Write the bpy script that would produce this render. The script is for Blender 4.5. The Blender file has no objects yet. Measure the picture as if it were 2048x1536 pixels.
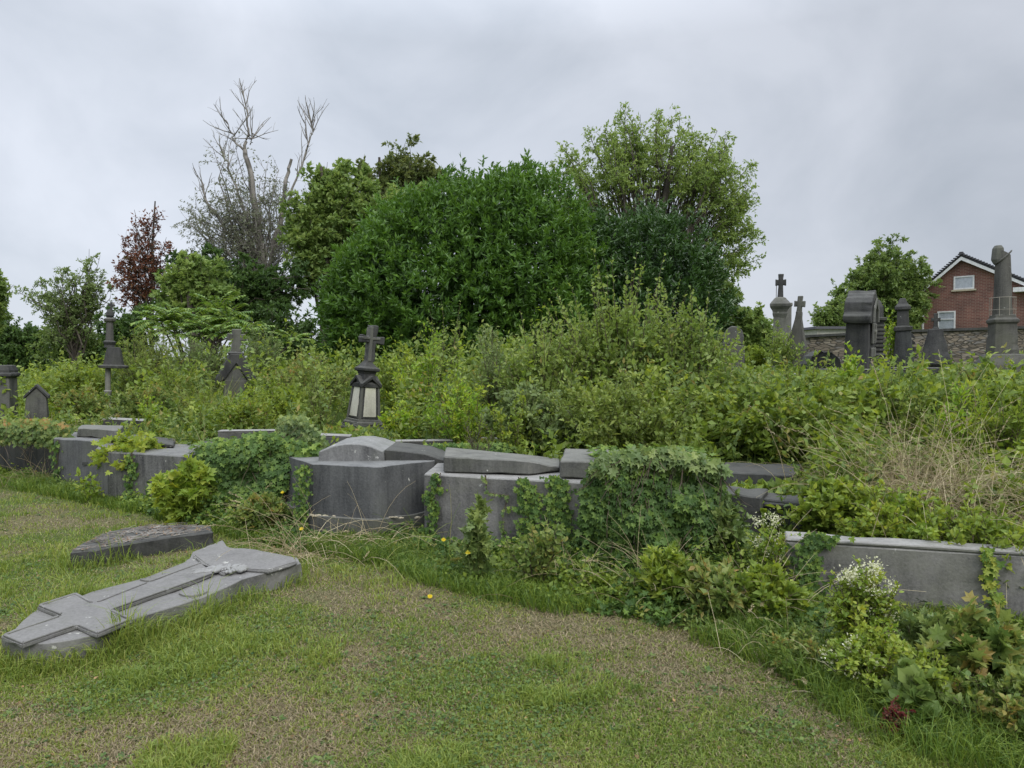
import bpy, bmesh, math
import numpy as np
from mathutils import Vector, Matrix
C = bpy.context.scene
COL = C.collection
F_PX = 1420.0                      # focal length for a 2048 px wide frame
HOR = 720.0
EYE = 1.6
PITCH = math.atan((768 - HOR) / F_PX)

# ------------------------------------------------------------ camera
cd = bpy.data.cameras.new('camera'); cam = bpy.data.objects.new('camera', cd); COL.objects.link(cam)
cd.sensor_width = 36; cd.lens = 36 * F_PX / 2048; cd.clip_end = 1500; cd.clip_start = 0.05
cam.location = (0, 0, EYE); cam.rotation_euler = (math.pi/2 - PITCH, 0, 0)
C.camera = cam
# ------------------------------------------------------------ world: overcast sky
SUN_EL, SUN_AZ = math.radians(44), math.radians(150)
w = bpy.data.worlds.new('World'); C.world = w; w.use_nodes = True
nt = w.node_tree; N = nt.nodes; L = nt.links
for n in list(N): N.remove(n)
out = N.new('ShaderNodeOutputWorld'); bg = N.new('ShaderNodeBackground'); bg2 = N.new('ShaderNodeBackground')
sky = N.new('ShaderNodeTexSky'); sky.sky_type = 'NISHITA'; sky.sun_disc = False
sky.sun_elevation = SUN_EL; sky.sun_rotation = SUN_AZ
bg2.inputs[1].default_value = 0.05; L.new(sky.outputs[0], bg2.inputs[0])
tc = N.new('ShaderNodeTexCoord')
mp = N.new('ShaderNodeMapping'); mp.inputs['Scale'].default_value = (1, 1, 1.5); mp.inputs['Location'].default_value = (3.1, .4, 0)
mp.inputs['Rotation'].default_value = (0, .25, 0)
L.new(tc.outputs['Generated'], mp.inputs[0])
nz = N.new('ShaderNodeTexNoise'); nz.inputs['Scale'].default_value = 3.4; nz.inputs['Detail'].default_value = 8; nz.inputs['Roughness'].default_value = .52
nz.inputs['Distortion'].default_value = .35
L.new(mp.outputs[0], nz.inputs[0])
cr = N.new('ShaderNodeValToRGB'); L.new(nz.outputs[0], cr.inputs[0])
cr.color_ramp.elements[0].position = .29; cr.color_ramp.elements[0].color = (.445, .485, .550, 1)
cr.color_ramp.elements[1].position = .61; cr.color_ramp.elements[1].color = (.590, .625, .695, 1)
sp = N.new('ShaderNodeSeparateXYZ'); L.new(tc.outputs['Generated'], sp.inputs[0])
zr = N.new('ShaderNodeMapRange'); zr.inputs['From Min'].default_value = .40; zr.inputs['From Max'].default_value = 1
zr.inputs['To Min'].default_value = 1.0; zr.inputs['To Max'].default_value = 3.4; L.new(sp.outputs[2], zr.inputs[0])
xr = N.new('ShaderNodeMapRange'); xr.inputs['From Min'].default_value = -.2; xr.inputs['From Max'].default_value = .65
xr.inputs['To Min'].default_value = 1.0; xr.inputs['To Max'].default_value = .74; L.new(sp.outputs[0], xr.inputs[0])
mu = N.new('ShaderNodeMath'); mu.operation = 'MULTIPLY'; L.new(zr.outputs[0], mu.inputs[0]); L.new(xr.outputs[0], mu.inputs[1])
L.new(cr.outputs[0], bg.inputs[0]); L.new(mu.outputs[0], bg.inputs[1])
mx = N.new('ShaderNodeMixShader'); mx.inputs[0].default_value = .10
L.new(bg.outputs[0], mx.inputs[1]); L.new(bg2.outputs[0], mx.inputs[2]); L.new(mx.outputs[0], out.inputs[0])
# ------------------------------------------------------------ sun behind the cloud
sd = bpy.data.lights.new('sun', 'SUN'); sd.energy = 1.5; sd.angle = math.radians(35); sd.color = (1, .97, .92)
so = bpy.data.objects.new('sun', sd); COL.objects.link(so)
sv = Vector((math.sin(SUN_AZ)*math.cos(SUN_EL), math.cos(SUN_AZ)*math.cos(SUN_EL), math.sin(SUN_EL)))
so.rotation_euler = sv.to_track_quat('Z', 'Y').to_euler()
vs = C.view_settings; vs.view_transform = 'Standard'; vs.look = 'None'; vs.exposure = 0.5; vs.gamma = 1
C.cycles.max_bounces = 4; C.cycles.diffuse_bounces = 3; C.cycles.glossy_bounces = 1
C.cycles.transmission_bounces = 3; C.cycles.transparent_max_bounces = 4

# ------------------------------------------------------------ helpers: pixels, noise, terrain
def ray(px, py):
    dx = (px - 1024) / F_PX; dy = (768 - py) / F_PX
    c, s = math.cos(PITCH), math.sin(PITCH)
    return np.array([dx, c + dy*s, -s + dy*c])
def at(px, py, Y):
    r = ray(px, py); return np.array([0, 0, EYE]) + r * (Y / r[1])
def atz(px, py, z):
    r = ray(px, py); return np.array([0, 0, EYE]) + r * ((z - EYE) / r[2])
def onplane(px, py, P0, n):
    r = ray(px, py); o = np.array([0, 0, EYE]); return o + r * (np.dot(np.array(P0) - o, n) / np.dot(r, n))
def topx(P):
    P = np.atleast_2d(P); c, s = math.cos(PITCH), math.sin(PITCH)
    q = P - np.array([0, 0, EYE]); f = q[:, 1]*c - q[:, 2]*s; u = q[:, 1]*s + q[:, 2]*c
    f = np.where(f > .05, f, .05)
    return 1024 + F_PX*q[:, 0]/f, 768 - F_PX*u/f
_nr = np.random.default_rng(5).random((256, 256))
def vnoise(x, y, s):
    x = np.asarray(x)*s + 100; y = np.asarray(y)*s + 100
    xi = np.floor(x).astype(int); yi = np.floor(y).astype(int); fx = x-xi; fy = y-yi
    fx = fx*fx*(3-2*fx); fy = fy*fy*(3-2*fy)
    g = lambda a, b: _nr[a % 256, b % 256]
    return (g(xi, yi)*(1-fx)+g(xi+1, yi)*fx)*(1-fy)+(g(xi, yi+1)*(1-fx)+g(xi+1, yi+1)*fx)*fy
def fbm(x, y, s, o=4):
    a = 0; t = 0
    for i in range(o): a = a + vnoise(x, y, s*2**i+.13*i)*.5**i; t += .5**i
    return a/t
def smooth(t): t = np.clip(t, 0, 1); return t*t*(3-2*t)
EX = np.array([-40, -9, -7, -5.6, -4.4, -3, -2, -1.2, -.75, .2, 1.2, 1.75, 3, 5, 8, 30])
EY = np.array([22, 11, 9.9, 8.75, 8.05, 7.2, 6.45, 6.25, 6.0, 5.6, 5.3, 4.75, 4.25, 3.5, 2.6, -3])
def yedge(x): return np.interp(x, EX, EY)
def terr(x, y):
    x = np.asarray(x, float); y = np.asarray(y, float)
    d = y - yedge(x) - .3
    s = .034 + .092*smooth((x+3)/7)
    dd = np.where(d > 9, 9+(d-9)*.1, np.maximum(d, 0))
    h = .3*smooth(d/.9) + s*dd + .7*smooth((y-16)/30)
    h = np.where(h > 1.2, 1.2+.3*(1-np.exp(-(np.maximum(h, 1.2)-1.2)/.3)), h)
    return h + .03*(fbm(x, y, .7, 3)-.5)*np.clip((y-2)/3, 0, 1)
def tz(x, y): return float(terr(x, y))
def nrm(v): return v / np.maximum(np.linalg.norm(v, axis=-1, keepdims=True), 1e-9)

# ------------------------------------------------------------ helpers: mesh building
def tag(o, label=None, cat=None, group=None, kind=None):
    if label: o['label'] = label
    if cat: o['category'] = cat
    if group: o['group'] = group
    if kind: o['kind'] = kind
    return o
def thing(name, label, cat, loc=(0, 0, 0), rot=(0, 0, 0), group=None):
    o = bpy.data.objects.new(name, None); COL.objects.link(o); o.empty_display_size = .2
    o.location = loc; o.rotation_euler = rot
    return tag(o, label, cat, group)
def link(name, me, mats, parent=None, world=False):
    o = bpy.data.objects.new(name, me); COL.objects.link(o)
    for m in (mats if isinstance(mats, (list, tuple)) else [mats]): me.materials.append(m)
    if parent is not None:
        o.parent = parent
        if world:                     # mesh given in world coordinates, thing unrotated
            o.location = -Vector(parent.location)
    return o
class TM:                             # triangle soup
    def __init__(s): s.V = []; s.T = []; s.R = []; s.n = 0
    def add(s, V, T, R):
        V = V.reshape(-1, 3); s.V.append(V); s.T.append(T.reshape(-1, 3)+s.n); s.R.append(np.asarray(R).ravel()); s.n += len(V)
    def build(s, name, mat, parent=None, world=False, smooth_=False):
        V = np.concatenate(s.V).astype(np.float32); T = np.concatenate(s.T).astype(np.int32); R = np.concatenate(s.R).astype(np.float32)
        me = bpy.data.meshes.new(name); me.vertices.add(len(V)); me.vertices.foreach_set('co', V.ravel())
        me.loops.add(T.size); me.loops.foreach_set('vertex_index', T.ravel())
        me.polygons.add(len(T)); me.polygons.foreach_set('loop_start', np.arange(0, T.size, 3, dtype=np.int32))
        if smooth_: me.polygons.foreach_set('use_smooth', np.ones(len(T), bool))
        else: me.polygons.foreach_set('use_smooth', np.zeros(len(T), bool))
        me.update(calc_edges=True)
        a = me.attributes.new('rnd', 'FLOAT', 'FACE'); a.data.foreach_set('value', R)
        return link(name, me, mat, parent, world)
def tpl(v, f): return np.array(v, float), np.array(f, int)
LANCE = tpl([(0, 0, 0), (-.15, .42, .05), (.15, .42, .05), (0, 1, -.08)], [(0, 3, 1), (0, 2, 3)])
OV2 = tpl([(0, 0, 0), (-.27, .45, .06), (.27, .45, .06), (0, 1, -.06)], [(0, 3, 1), (0, 2, 3)])
OVATE = tpl([(0, 0, 0), (-.26, .28, .05), (-.24, .62, .03), (0, 1, -.1), (.24, .62, .03), (.26, .28, .05), (0, .5, -.02)],
            [(0, 6, 1), (1, 6, 2), (2, 6, 3), (3, 6, 4), (4, 6, 5), (5, 6, 0)])
ROUND = tpl([(0, 0, 0), (-.36, .22, .05), (-.4, .6, .04), (0, .98, -.08), (.4, .6, .04), (.36, .22, .05), (0, .5, -.03)],
            [(0, 6, 1), (1, 6, 2), (2, 6, 3), (3, 6, 4), (4, 6, 5), (5, 6, 0)])
_iv = [(0, .12), (-.22, -.02), (-.52, .14), (-.27, .36), (-.44, .66), (-.16, .62), (0, 1.0), (.16, .62), (.44, .66), (.27, .36), (.52, .14), (.22, -.02)]
IVY = tpl([(0, .36, -.04)] + [(a, b, .05*abs(a)*2 - (.1 if b > .9 else 0)) for a, b in _iv],
          [(0, (i+1) % 12 + 1, i+1) for i in range(12)])
def scat(tm, T, P, D, Nn, S, R, wid=1.0):
    tv, tf = T; D = nrm(D); X = nrm(np.cross(D, Nn)); Z = np.cross(X, D)
    S = np.asarray(S)
    if S.ndim == 0: S = np.full(len(P), float(S))
    V = P[:, None] + S[:, None, None]*(tv[None, :, 0:1]*wid*X[:, None] + tv[None, :, 1:2]*D[:, None] + tv[None, :, 2:3]*Z[:, None])
    n = len(P); nv = len(tv)
    F = tf[None] + (np.arange(n)*nv)[:, None, None]
    tm.add(V, F, np.repeat(R, len(tf)))
def curves(rng, P0, D0, Ln, m=6, droop=0.0, wob=.12):
    P = [P0]; D = nrm(D0); st = np.asarray(Ln)[:, None]/(m-1)
    for i in range(m-1):
        D = nrm(D + np.array([0, 0, -1.])*droop/(m-1) + rng.normal(0, wob, D.shape)/math.sqrt(m-1)*1.6)
        P.append(P[-1] + D*st)
    return np.stack(P, 1)
def tubes(tm, Cv, R0, R1, k=4, rnd=None, rng=None):
    n, m, _ = Cv.shape; t = np.linspace(0, 1, m)
    R0 = np.broadcast_to(np.asarray(R0, float), (n,)); R1 = np.broadcast_to(np.asarray(R1, float), (n,))
    R = R0[:, None]*(1-t) + R1[:, None]*t
    T = nrm(np.gradient(Cv, axis=1)); ref = np.where(np.abs(T[..., 2:3]) > .9, np.array([1., 0, 0]), np.array([0, 0, 1.]))
    A = nrm(np.cross(T, ref)); B = np.cross(T, A)
    an = np.arange(k)*2*math.pi/k
    V = Cv[:, :, None] + R[:, :, None, None]*(np.cos(an)[None, None, :, None]*A[:, :, None] + np.sin(an)[None, None, :, None]*B[:, :, None])
    i = np.arange(m-1)[:, None]*k; j = np.arange(k)[None]; a = i+j; b = i+(j+1) % k
    q = np.concatenate([np.stack([a, b, b+k], -1).reshape(-1, 3), np.stack([a, b+k, a+k], -1).reshape(-1, 3)])
    F = q[None] + (np.arange(n)*m*k)[:, None, None]
    r = np.zeros(n) if rnd is None else rnd
    tm.add(V, F, np.repeat(r, len(q)))
def along(rng, Cv, n, t0=.1, t1=1.0):
    """n random points per curve -> positions, tangents, curve index, t"""
    N_, m, _ = Cv.shape; idx = np.repeat(np.arange(N_), n); t = rng.uniform(t0, t1, N_*n)
    f = t*(m-1); i = np.minimum(f.astype(int), m-2); u = (f-i)[:, None]
    P = Cv[idx, i]*(1-u) + Cv[idx, i+1]*u; T = nrm(Cv[idx, i+1]-Cv[idx, i])
    return P, T, idx, t
def rvec(rng, n): return nrm(rng.normal(size=(n, 3)))
def grow(rng, Cv, n, Ln, t0, t1, spread, up, m=5, droop=0, wob=.15):
    P, T, idx, t = along(rng, Cv, n, t0, t1)
    D = nrm(T*(1-spread) + rvec(rng, len(P))*spread + np.array([0, 0, up]))
    l = rng.uniform(.6, 1.2, len(P))*Ln*(1.15-.5*t)
    return curves(rng, P, D, l, m, droop, wob), idx
def leafon(rng, tm, T, Cv, n, size, t0=.15, t1=1.0, out=.8, up=.25, nup=.8, R=None, wid=1.0, sv=.3, taper=.0):
    P, Tn, idx, t = along(rng, Cv, n, t0, t1)
    D = nrm(Tn*.5 + rvec(rng, len(P))*out + np.array([0, 0, up]))
    Nn = nrm(rvec(rng, len(P)) + np.array([0, 0, nup]))
    S = size*rng.uniform(1-sv, 1+sv, len(P))*(1-taper*t)
    cr_ = rng.random(len(Cv))[idx] if R is None else R[idx]
    scat(tm, T, P, D, Nn, S, np.clip(.45*cr_+.4*rng.random(len(P))+.15*t, 0, 1), wid)

# ------------------------------------------------------------ materials
def nodes(name):
    m = bpy.data.materials.new(name); m.use_nodes = True; nt = m.node_tree
    for n in list(nt.nodes): nt.nodes.remove(n)
    o = nt.nodes.new('ShaderNodeOutputMaterial'); return m, nt.nodes, nt.links, o
def ramp(N, L, src, stops):
    r = N.new('ShaderNodeValToRGB'); L.new(src, r.inputs[0]); e = r.color_ramp.elements
    e[0].position, e[0].color = stops[0][0], (*stops[0][1], 1)
    e[1].position, e[1].color = stops[-1][0], (*stops[-1][1], 1)
    for p, c in stops[1:-1]:
        x = e.new(p); x.color = (*c, 1)
    return r.outputs[0]
def leafmat(name, stops, trans=.42, rough=.5, spec=.35):
    m, N, L, o = nodes(name)
    a = N.new('ShaderNodeAttribute'); a.attribute_name = 'rnd'
    c = ramp(N, L, a.outputs['Fac'], stops)
    p = N.new('ShaderNodeBsdfPrincipled'); L.new(c, p.inputs['Base Color']); p.inputs['Roughness'].default_value = rough
    p.inputs['Specular IOR Level'].default_value = spec
    t = N.new('ShaderNodeBsdfTranslucent')
    h = N.new('ShaderNodeHueSaturation'); h.inputs['Hue'].default_value = .485; h.inputs['Saturation'].default_value = 1.1; h.inputs['Value'].default_value = 1.25
    L.new(c, h.inputs['Color']); L.new(h.outputs[0], t.inputs[0])
    x = N.new('ShaderNodeMixShader'); x.inputs[0].default_value = trans
    L.new(p.outputs[0], x.inputs[1]); L.new(t.outputs[0], x.inputs[2]); L.new(x.outputs[0], o.inputs[0])
    return m
def barkmat(name, c1, c2, sc=8):
    m, N, L, o = nodes(name); t = N.new('ShaderNodeTexCoord'); mp = N.new('ShaderNodeMapping'); mp.inputs['Scale'].default_value = (1, 1, .3)
    L.new(t.outputs['Object'], mp.inputs[0]); z = N.new('ShaderNodeTexNoise'); z.inputs['Scale'].default_value = sc; z.inputs['Detail'].default_value = 4
    L.new(mp.outputs[0], z.inputs[0]); c = ramp(N, L, z.outputs[0], [(.35, c1), (.65, c2)])
    p = N.new('ShaderNodeBsdfPrincipled'); L.new(c, p.inputs['Base Color']); p.inputs['Roughness'].default_value = .9
    L.new(p.outputs[0], o.inputs[0]); return m
def stonemat(name, dark, light, top, lichen=.0, streak=.6, licol=(.42, .42, .38), seed=0.0):
    m, N, L, o = nodes(name); t = N.new('ShaderNodeTexCoord'); g = N.new('ShaderNodeNewGeometry')
    ma = N.new('ShaderNodeMapping'); ma.inputs['Location'].default_value = (seed, seed*.7, 0); L.new(t.outputs['Object'], ma.inputs[0])
    mb = N.new('ShaderNodeMapping'); mb.inputs['Scale'].default_value = (1, 1, .11); mb.inputs['Location'].default_value = (seed, 0, 0); L.new(t.outputs['Object'], mb.inputs[0])
    def noise(v, s, d=5, r=.55):
        z = N.new('ShaderNodeTexNoise'); z.inputs['Scale'].default_value = s; z.inputs['Detail'].default_value = d; z.inputs['Roughness'].default_value = r
        L.new(v.outputs[0], z.inputs[0]); return z.outputs[0]
    n1 = noise(ma, 2.3); n2 = noise(mb, 6.5, 7, .68); n3 = noise(ma, 60, 3, .6); n4 = noise(ma, 7, 5, .6)
    def math_(op, a, b):
        q = N.new('ShaderNodeMath'); q.operation = op
        for i, v in enumerate((a, b)):
            if isinstance(v, (int, float)): q.inputs[i].default_value = v
            else: L.new(v, q.inputs[i])
        return q.outputs[0]
    f = math_('ADD', math_('MULTIPLY', n2, streak), math_('ADD', math_('MULTIPLY', n1, 1-streak), math_('MULTIPLY', math_('SUBTRACT', n3, .5), .3)))
    c = ramp(N, L, f, [(.34, dark), (.48, tuple(a*.55+b*.45 for a, b in zip(dark, light))), (.66, light)])
    alg = ramp(N, L, noise(ma, 1.6, 6, .7), [(.46, (0, 0, 0)), (.66, (.55, .55, .55))]); ax = N.new('ShaderNodeMix'); ax.data_type = 'RGBA'; L.new(alg, ax.inputs[0]); L.new(c, ax.inputs[6]); ax.inputs[7].default_value = (light[0]*.78, light[1]*.82, light[2]*.66, 1); c = ax.outputs[2]
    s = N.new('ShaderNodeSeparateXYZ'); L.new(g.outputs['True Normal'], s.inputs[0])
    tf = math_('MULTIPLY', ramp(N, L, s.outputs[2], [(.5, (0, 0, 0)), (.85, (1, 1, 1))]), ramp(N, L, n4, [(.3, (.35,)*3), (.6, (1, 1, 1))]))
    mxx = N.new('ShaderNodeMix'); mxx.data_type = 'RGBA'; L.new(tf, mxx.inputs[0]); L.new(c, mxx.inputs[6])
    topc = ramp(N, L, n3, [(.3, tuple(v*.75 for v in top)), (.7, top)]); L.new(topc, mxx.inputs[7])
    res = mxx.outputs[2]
    if lichen > 0:
        lf = ramp(N, L, noise(ma, 11, 6, .7), [(.70-lichen*.25, (0, 0, 0)), (.74-lichen*.25, (1, 1, 1))])
        m2 = N.new('ShaderNodeMix'); m2.data_type = 'RGBA'; L.new(lf, m2.inputs[0]); L.new(res, m2.inputs[6]); m2.inputs[7].default_value = (*licol, 1); res = m2.outputs[2]
    p = N.new('ShaderNodeBsdfPrincipled'); L.new(res, p.inputs['Base Color']); p.inputs['Roughness'].default_value = .8; p.inputs['Specular IOR Level'].default_value = .3
    b = N.new('ShaderNodeBump'); b.inputs['Strength'].default_value = .5; b.inputs['Distance'].default_value = .012
    L.new(math_('ADD', n4, math_('MULTIPLY', n3, .4)), b.inputs['Height']); L.new(b.outputs[0], p.inputs['Normal'])
    L.new(p.outputs[0], o.inputs[0]); return m
def plain(name, col, rough=.7, spec=.4):
    m, N, L, o = nodes(name); t = N.new('ShaderNodeTexCoord'); z = N.new('ShaderNodeTexNoise'); z.inputs['Scale'].default_value = 9; z.inputs['Detail'].default_value = 5
    L.new(t.outputs['Object'], z.inputs[0]); c = ramp(N, L, z.outputs[0], [(.3, tuple(v*.78 for v in col)), (.65, col)])
    p = N.new('ShaderNodeBsdfPrincipled'); L.new(c, p.inputs['Base Color']); p.inputs['Roughness'].default_value = rough; p.inputs['Specular IOR Level'].default_value = spec
    L.new(p.outputs[0], o.inputs[0]); return m

G = {}
def gm(k, *st, **kw): G[k] = leafmat(k, [(i/(len(st)-1)*.94+.03, c) for i, c in enumerate(st)], **kw)
gm('laurel', (0.039, 0.089, 0.019), (0.082, 0.172, 0.028), (0.153, 0.276, 0.042), rough=.42, spec=.4, trans=.3)
gm('laurel_dark', (0.023, 0.058, 0.014), (0.044, 0.097, 0.022), (0.070, 0.137, 0.027), rough=.35, spec=.5, trans=.2)
gm('shrub', (0.111, 0.162, 0.038), (0.203, 0.276, 0.064), (0.350, 0.407, 0.110))
gm('shrub_grey', (0.103, 0.154, 0.052), (0.177, 0.244, 0.086), (0.287, 0.358, 0.138))
gm('weed', (0.098, 0.158, 0.029), (0.206, 0.290, 0.047), (0.369, 0.421, 0.074))
gm('weed_yellow', (0.102, 0.212, 0.026), (0.204, 0.345, 0.042), (0.336, 0.452, 0.060), (0.407, 0.399, 0.048))
gm('bramble', (0.068, 0.115, 0.029), (0.133, 0.205, 0.052), (0.249, 0.305, 0.081), (0.363, 0.214, 0.067))
gm('ivy', (0.042, 0.089, 0.020), (0.088, 0.160, 0.034), (0.200, 0.286, 0.050), rough=.5, spec=.28, trans=.3)
gm('ivy_light', (0.067, 0.117, 0.034), (0.147, 0.211, 0.062), (0.254, 0.312, 0.090), rough=.4, trans=.3)
gm('vine', (0.096, 0.179, 0.028), (0.191, 0.288, 0.044), (0.297, 0.378, 0.066), (0.365, 0.378, 0.055))
gm('treegreen', (0.099, 0.171, 0.048), (0.197, 0.290, 0.077), (0.345, 0.420, 0.128))
gm('treelight', (0.127, 0.200, 0.050), (0.220, 0.313, 0.080), (0.341, 0.421, 0.140), trans=.5)
gm('shrub_light', (0.112, 0.179, 0.041), (0.202, 0.289, 0.066), (0.314, 0.393, 0.107), trans=.45)
gm('treedark', (0.032, 0.069, 0.020), (0.070, 0.129, 0.034), (0.132, 0.216, 0.052))
gm('treeblue', (0.083, 0.145, 0.040), (0.165, 0.241, 0.066), (0.269, 0.348, 0.106))
gm('copper', (0.043, 0.030, 0.019), (0.116, 0.053, 0.033), (0.219, 0.091, 0.048), (0.103, 0.132, 0.036))
gm('rusttree', (0.075, 0.127, 0.040), (0.138, 0.175, 0.055), (0.213, 0.234, 0.072))
gm('greyleaf', (0.100, 0.116, 0.070), (0.168, 0.185, 0.116), (0.253, 0.267, 0.168))
gm('sumac', (0.077, 0.155, 0.028), (0.144, 0.246, 0.042), (0.242, 0.340, 0.070), trans=.3)
gm('grass', (0.066, 0.117, 0.022), (0.143, 0.213, 0.036), (0.253, 0.309, 0.061), (0.352, 0.320, 0.109), trans=.3)
gm('grass_dark', (0.052, 0.102, 0.015), (0.111, 0.186, 0.026), (0.208, 0.276, 0.044), trans=.3)
gm('straw', (0.257, 0.202, 0.118), (0.424, 0.351, 0.209), (0.616, 0.540, 0.348), trans=.2)
gm('strawbrown', (0.147, 0.119, 0.062), (0.224, 0.181, 0.102), (0.320, 0.256, 0.150), trans=.1)
gm('clover', (0.053, 0.108, 0.030), (0.112, 0.189, 0.048), (0.195, 0.270, 0.072))
gm('cream', (.42, .44, .25), (.62, .62, .42), (.75, .74, .58), trans=.3)
gm('redberry', (.10, .020, .018), (.20, .05, .04), (.16, .09, .05))
gm('yellowpetal', (.65, .50, .02), (.75, .62, .03), (.8, .7, .05))
gm('deadleaf', (.09, .05, .025), (.20, .11, .05), (.33, .20, .09), trans=.1)
BARK = barkmat('bark', (.035, .028, .022), (.10, .085, .065))
BARKG = barkmat('bark_grey', (.10, .09, .08), (.27, .25, .22), 5)
TWIG = barkmat('twig', (.05, .04, .028), (.12, .09, .06))
GSTEM = barkmat('green_stem', (.07, .10, .03), (.14, .17, .06))
STRAWM = G['straw']

# ------------------------------------------------------------ the ground
def build_ground():
    m, N, L, o = nodes('lawn_soil'); a = N.new('ShaderNodeAttribute'); a.attribute_name = 'green'
    t = N.new('ShaderNodeTexCoord'); z = N.new('ShaderNodeTexNoise'); z.inputs['Scale'].default_value = 70; z.inputs['Detail'].default_value = 6; L.new(t.outputs['Object'], z.inputs[0])
    z2 = N.new('ShaderNodeTexNoise'); z2.inputs['Scale'].default_value = 6; z2.inputs['Detail'].default_value = 5; L.new(t.outputs['Object'], z2.inputs[0])
    b = ramp(N, L, z.outputs[0], [(.34, (.075, .062, .038)), (.5, (.16, .135, .078)), (.66, (.26, .22, .13))])
    g = ramp(N, L, z.outputs[0], [(.3, (.035, .055, .015)), (.5, (.075, .115, .027)), (.7, (.14, .18, .05))])
    x = N.new('ShaderNodeMix'); x.data_type = 'RGBA'; L.new(a.outputs['Fac'], x.inputs[0]); L.new(b, x.inputs[6]); L.new(g, x.inputs[7])
    p = N.new('ShaderNodeBsdfPrincipled'); L.new(x.outputs[2], p.inputs['Base Color']); p.inputs['Roughness'].default_value = 1; p.inputs['Specular IOR Level'].default_value = .1
    bp = N.new('ShaderNodeBump'); bp.inputs['Strength'].default_value = .9; bp.inputs['Distance'].default_value = .03; L.new(z.outputs[0], bp.inputs['Height']); L.new(bp.outputs[0], p.inputs['Normal'])
    L.new(p.outputs[0], o.inputs[0])
    xs = np.concatenate([-np.geomspace(6, 400, 30)[::-1], np.arange(-5.9, 5.95, .06), np.geomspace(6, 400, 30)])
    ys = np.concatenate([[-20, -5, 0, 1.5], np.arange(2.2, 10, .06), np.geomspace(10.1, 600, 60)])
    X, Y = np.meshgrid(xs, ys); Z = terr(X, Y)
    V = np.stack([X, Y, Z], -1).reshape(-1, 3); nx = len(xs)
    i = (np.arange(len(ys)-1)[:, None]*nx + np.arange(nx-1)[None]).ravel()
    F = np.stack([i, i+1, i+nx+1, i+nx], -1)
    me = bpy.data.meshes.new('lawn'); me.from_pydata(V.tolist(), [], F.tolist()); me.polygons.foreach_set('use_smooth', np.ones(len(F), bool))
    at_ = me.attributes.new('green', 'FLOAT', 'POINT'); at_.data.foreach_set('value', (greenf(V[:, 0], V[:, 1])*.75+.25).astype(np.float32))
    me.update(); ob = link('ground', me, m); tag(ob, 'patchy mown ground rising to the overgrown slope', kind='structure')
def greenf(x, y):
    n = fbm(x+.4*fbm(x, y, 3, 2), y*1.3, 1.1, 5); e = yedge(x) - y
    g = smooth((n-.36)*4.5)*.94
    g = np.maximum(g, smooth(1-(e-.1)/.9)) # greener next to the tombs
    g = np.maximum(g, smooth((x-1.1-(y-3)*-.2)/.9)*.9*(e < 3))
    return np.clip(g, 0, 1)
build_ground()

# ------------------------------------------------------------ grass (stuff)
def blades(rng, tm, P, H, lean, wd, R, curl=.5):
    n = len(P); a = rng.uniform(0, 2*math.pi, n); d = np.stack([np.cos(a), np.sin(a), np.zeros(n)], -1)
    b = rng.uniform(0, 2*math.pi, n); s = np.stack([np.cos(b), np.sin(b), np.zeros(n)], -1)*(wd/2)[:, None] if np.ndim(wd) else np.stack([np.cos(b), np.sin(b), np.zeros(n)], -1)*wd/2
    H = H[:, None]; ln = (lean if np.ndim(lean) else np.full(n, lean))[:, None]
    M = P + d*H*ln*.35 + np.array([0, 0, 1.])*H*.6; T = P + d*H*ln + np.array([0, 0, 1.])*H*(1-curl*np.clip(ln, 0, 1.2)*.7)
    V = np.stack([P-s, P+s, M-s*.8, M+s*.8, T], 1)
    F = np.array([(0, 1, 3), (0, 3, 2), (2, 3, 4)])[None] + (np.arange(n)*5)[:, None, None]
    tm.add(V, F, np.repeat(R, 3))
rng = np.random.default_rng(11)
def lawn_pts(n, y0=2.55, y1=11, pw=1.0):
    # density falls with distance, so that blades stay about as dense on screen
    u = rng.random(n); Y = 1/((1-u)/y0**pw + u/y1**pw)**(1/pw); X = rng.uniform(-.80, .80, n)*Y
    k = (Y < yedge(X)+.25); return X[k], Y[k]
STELE_POLY = []   # filled below, used to keep blades off the stones
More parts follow.
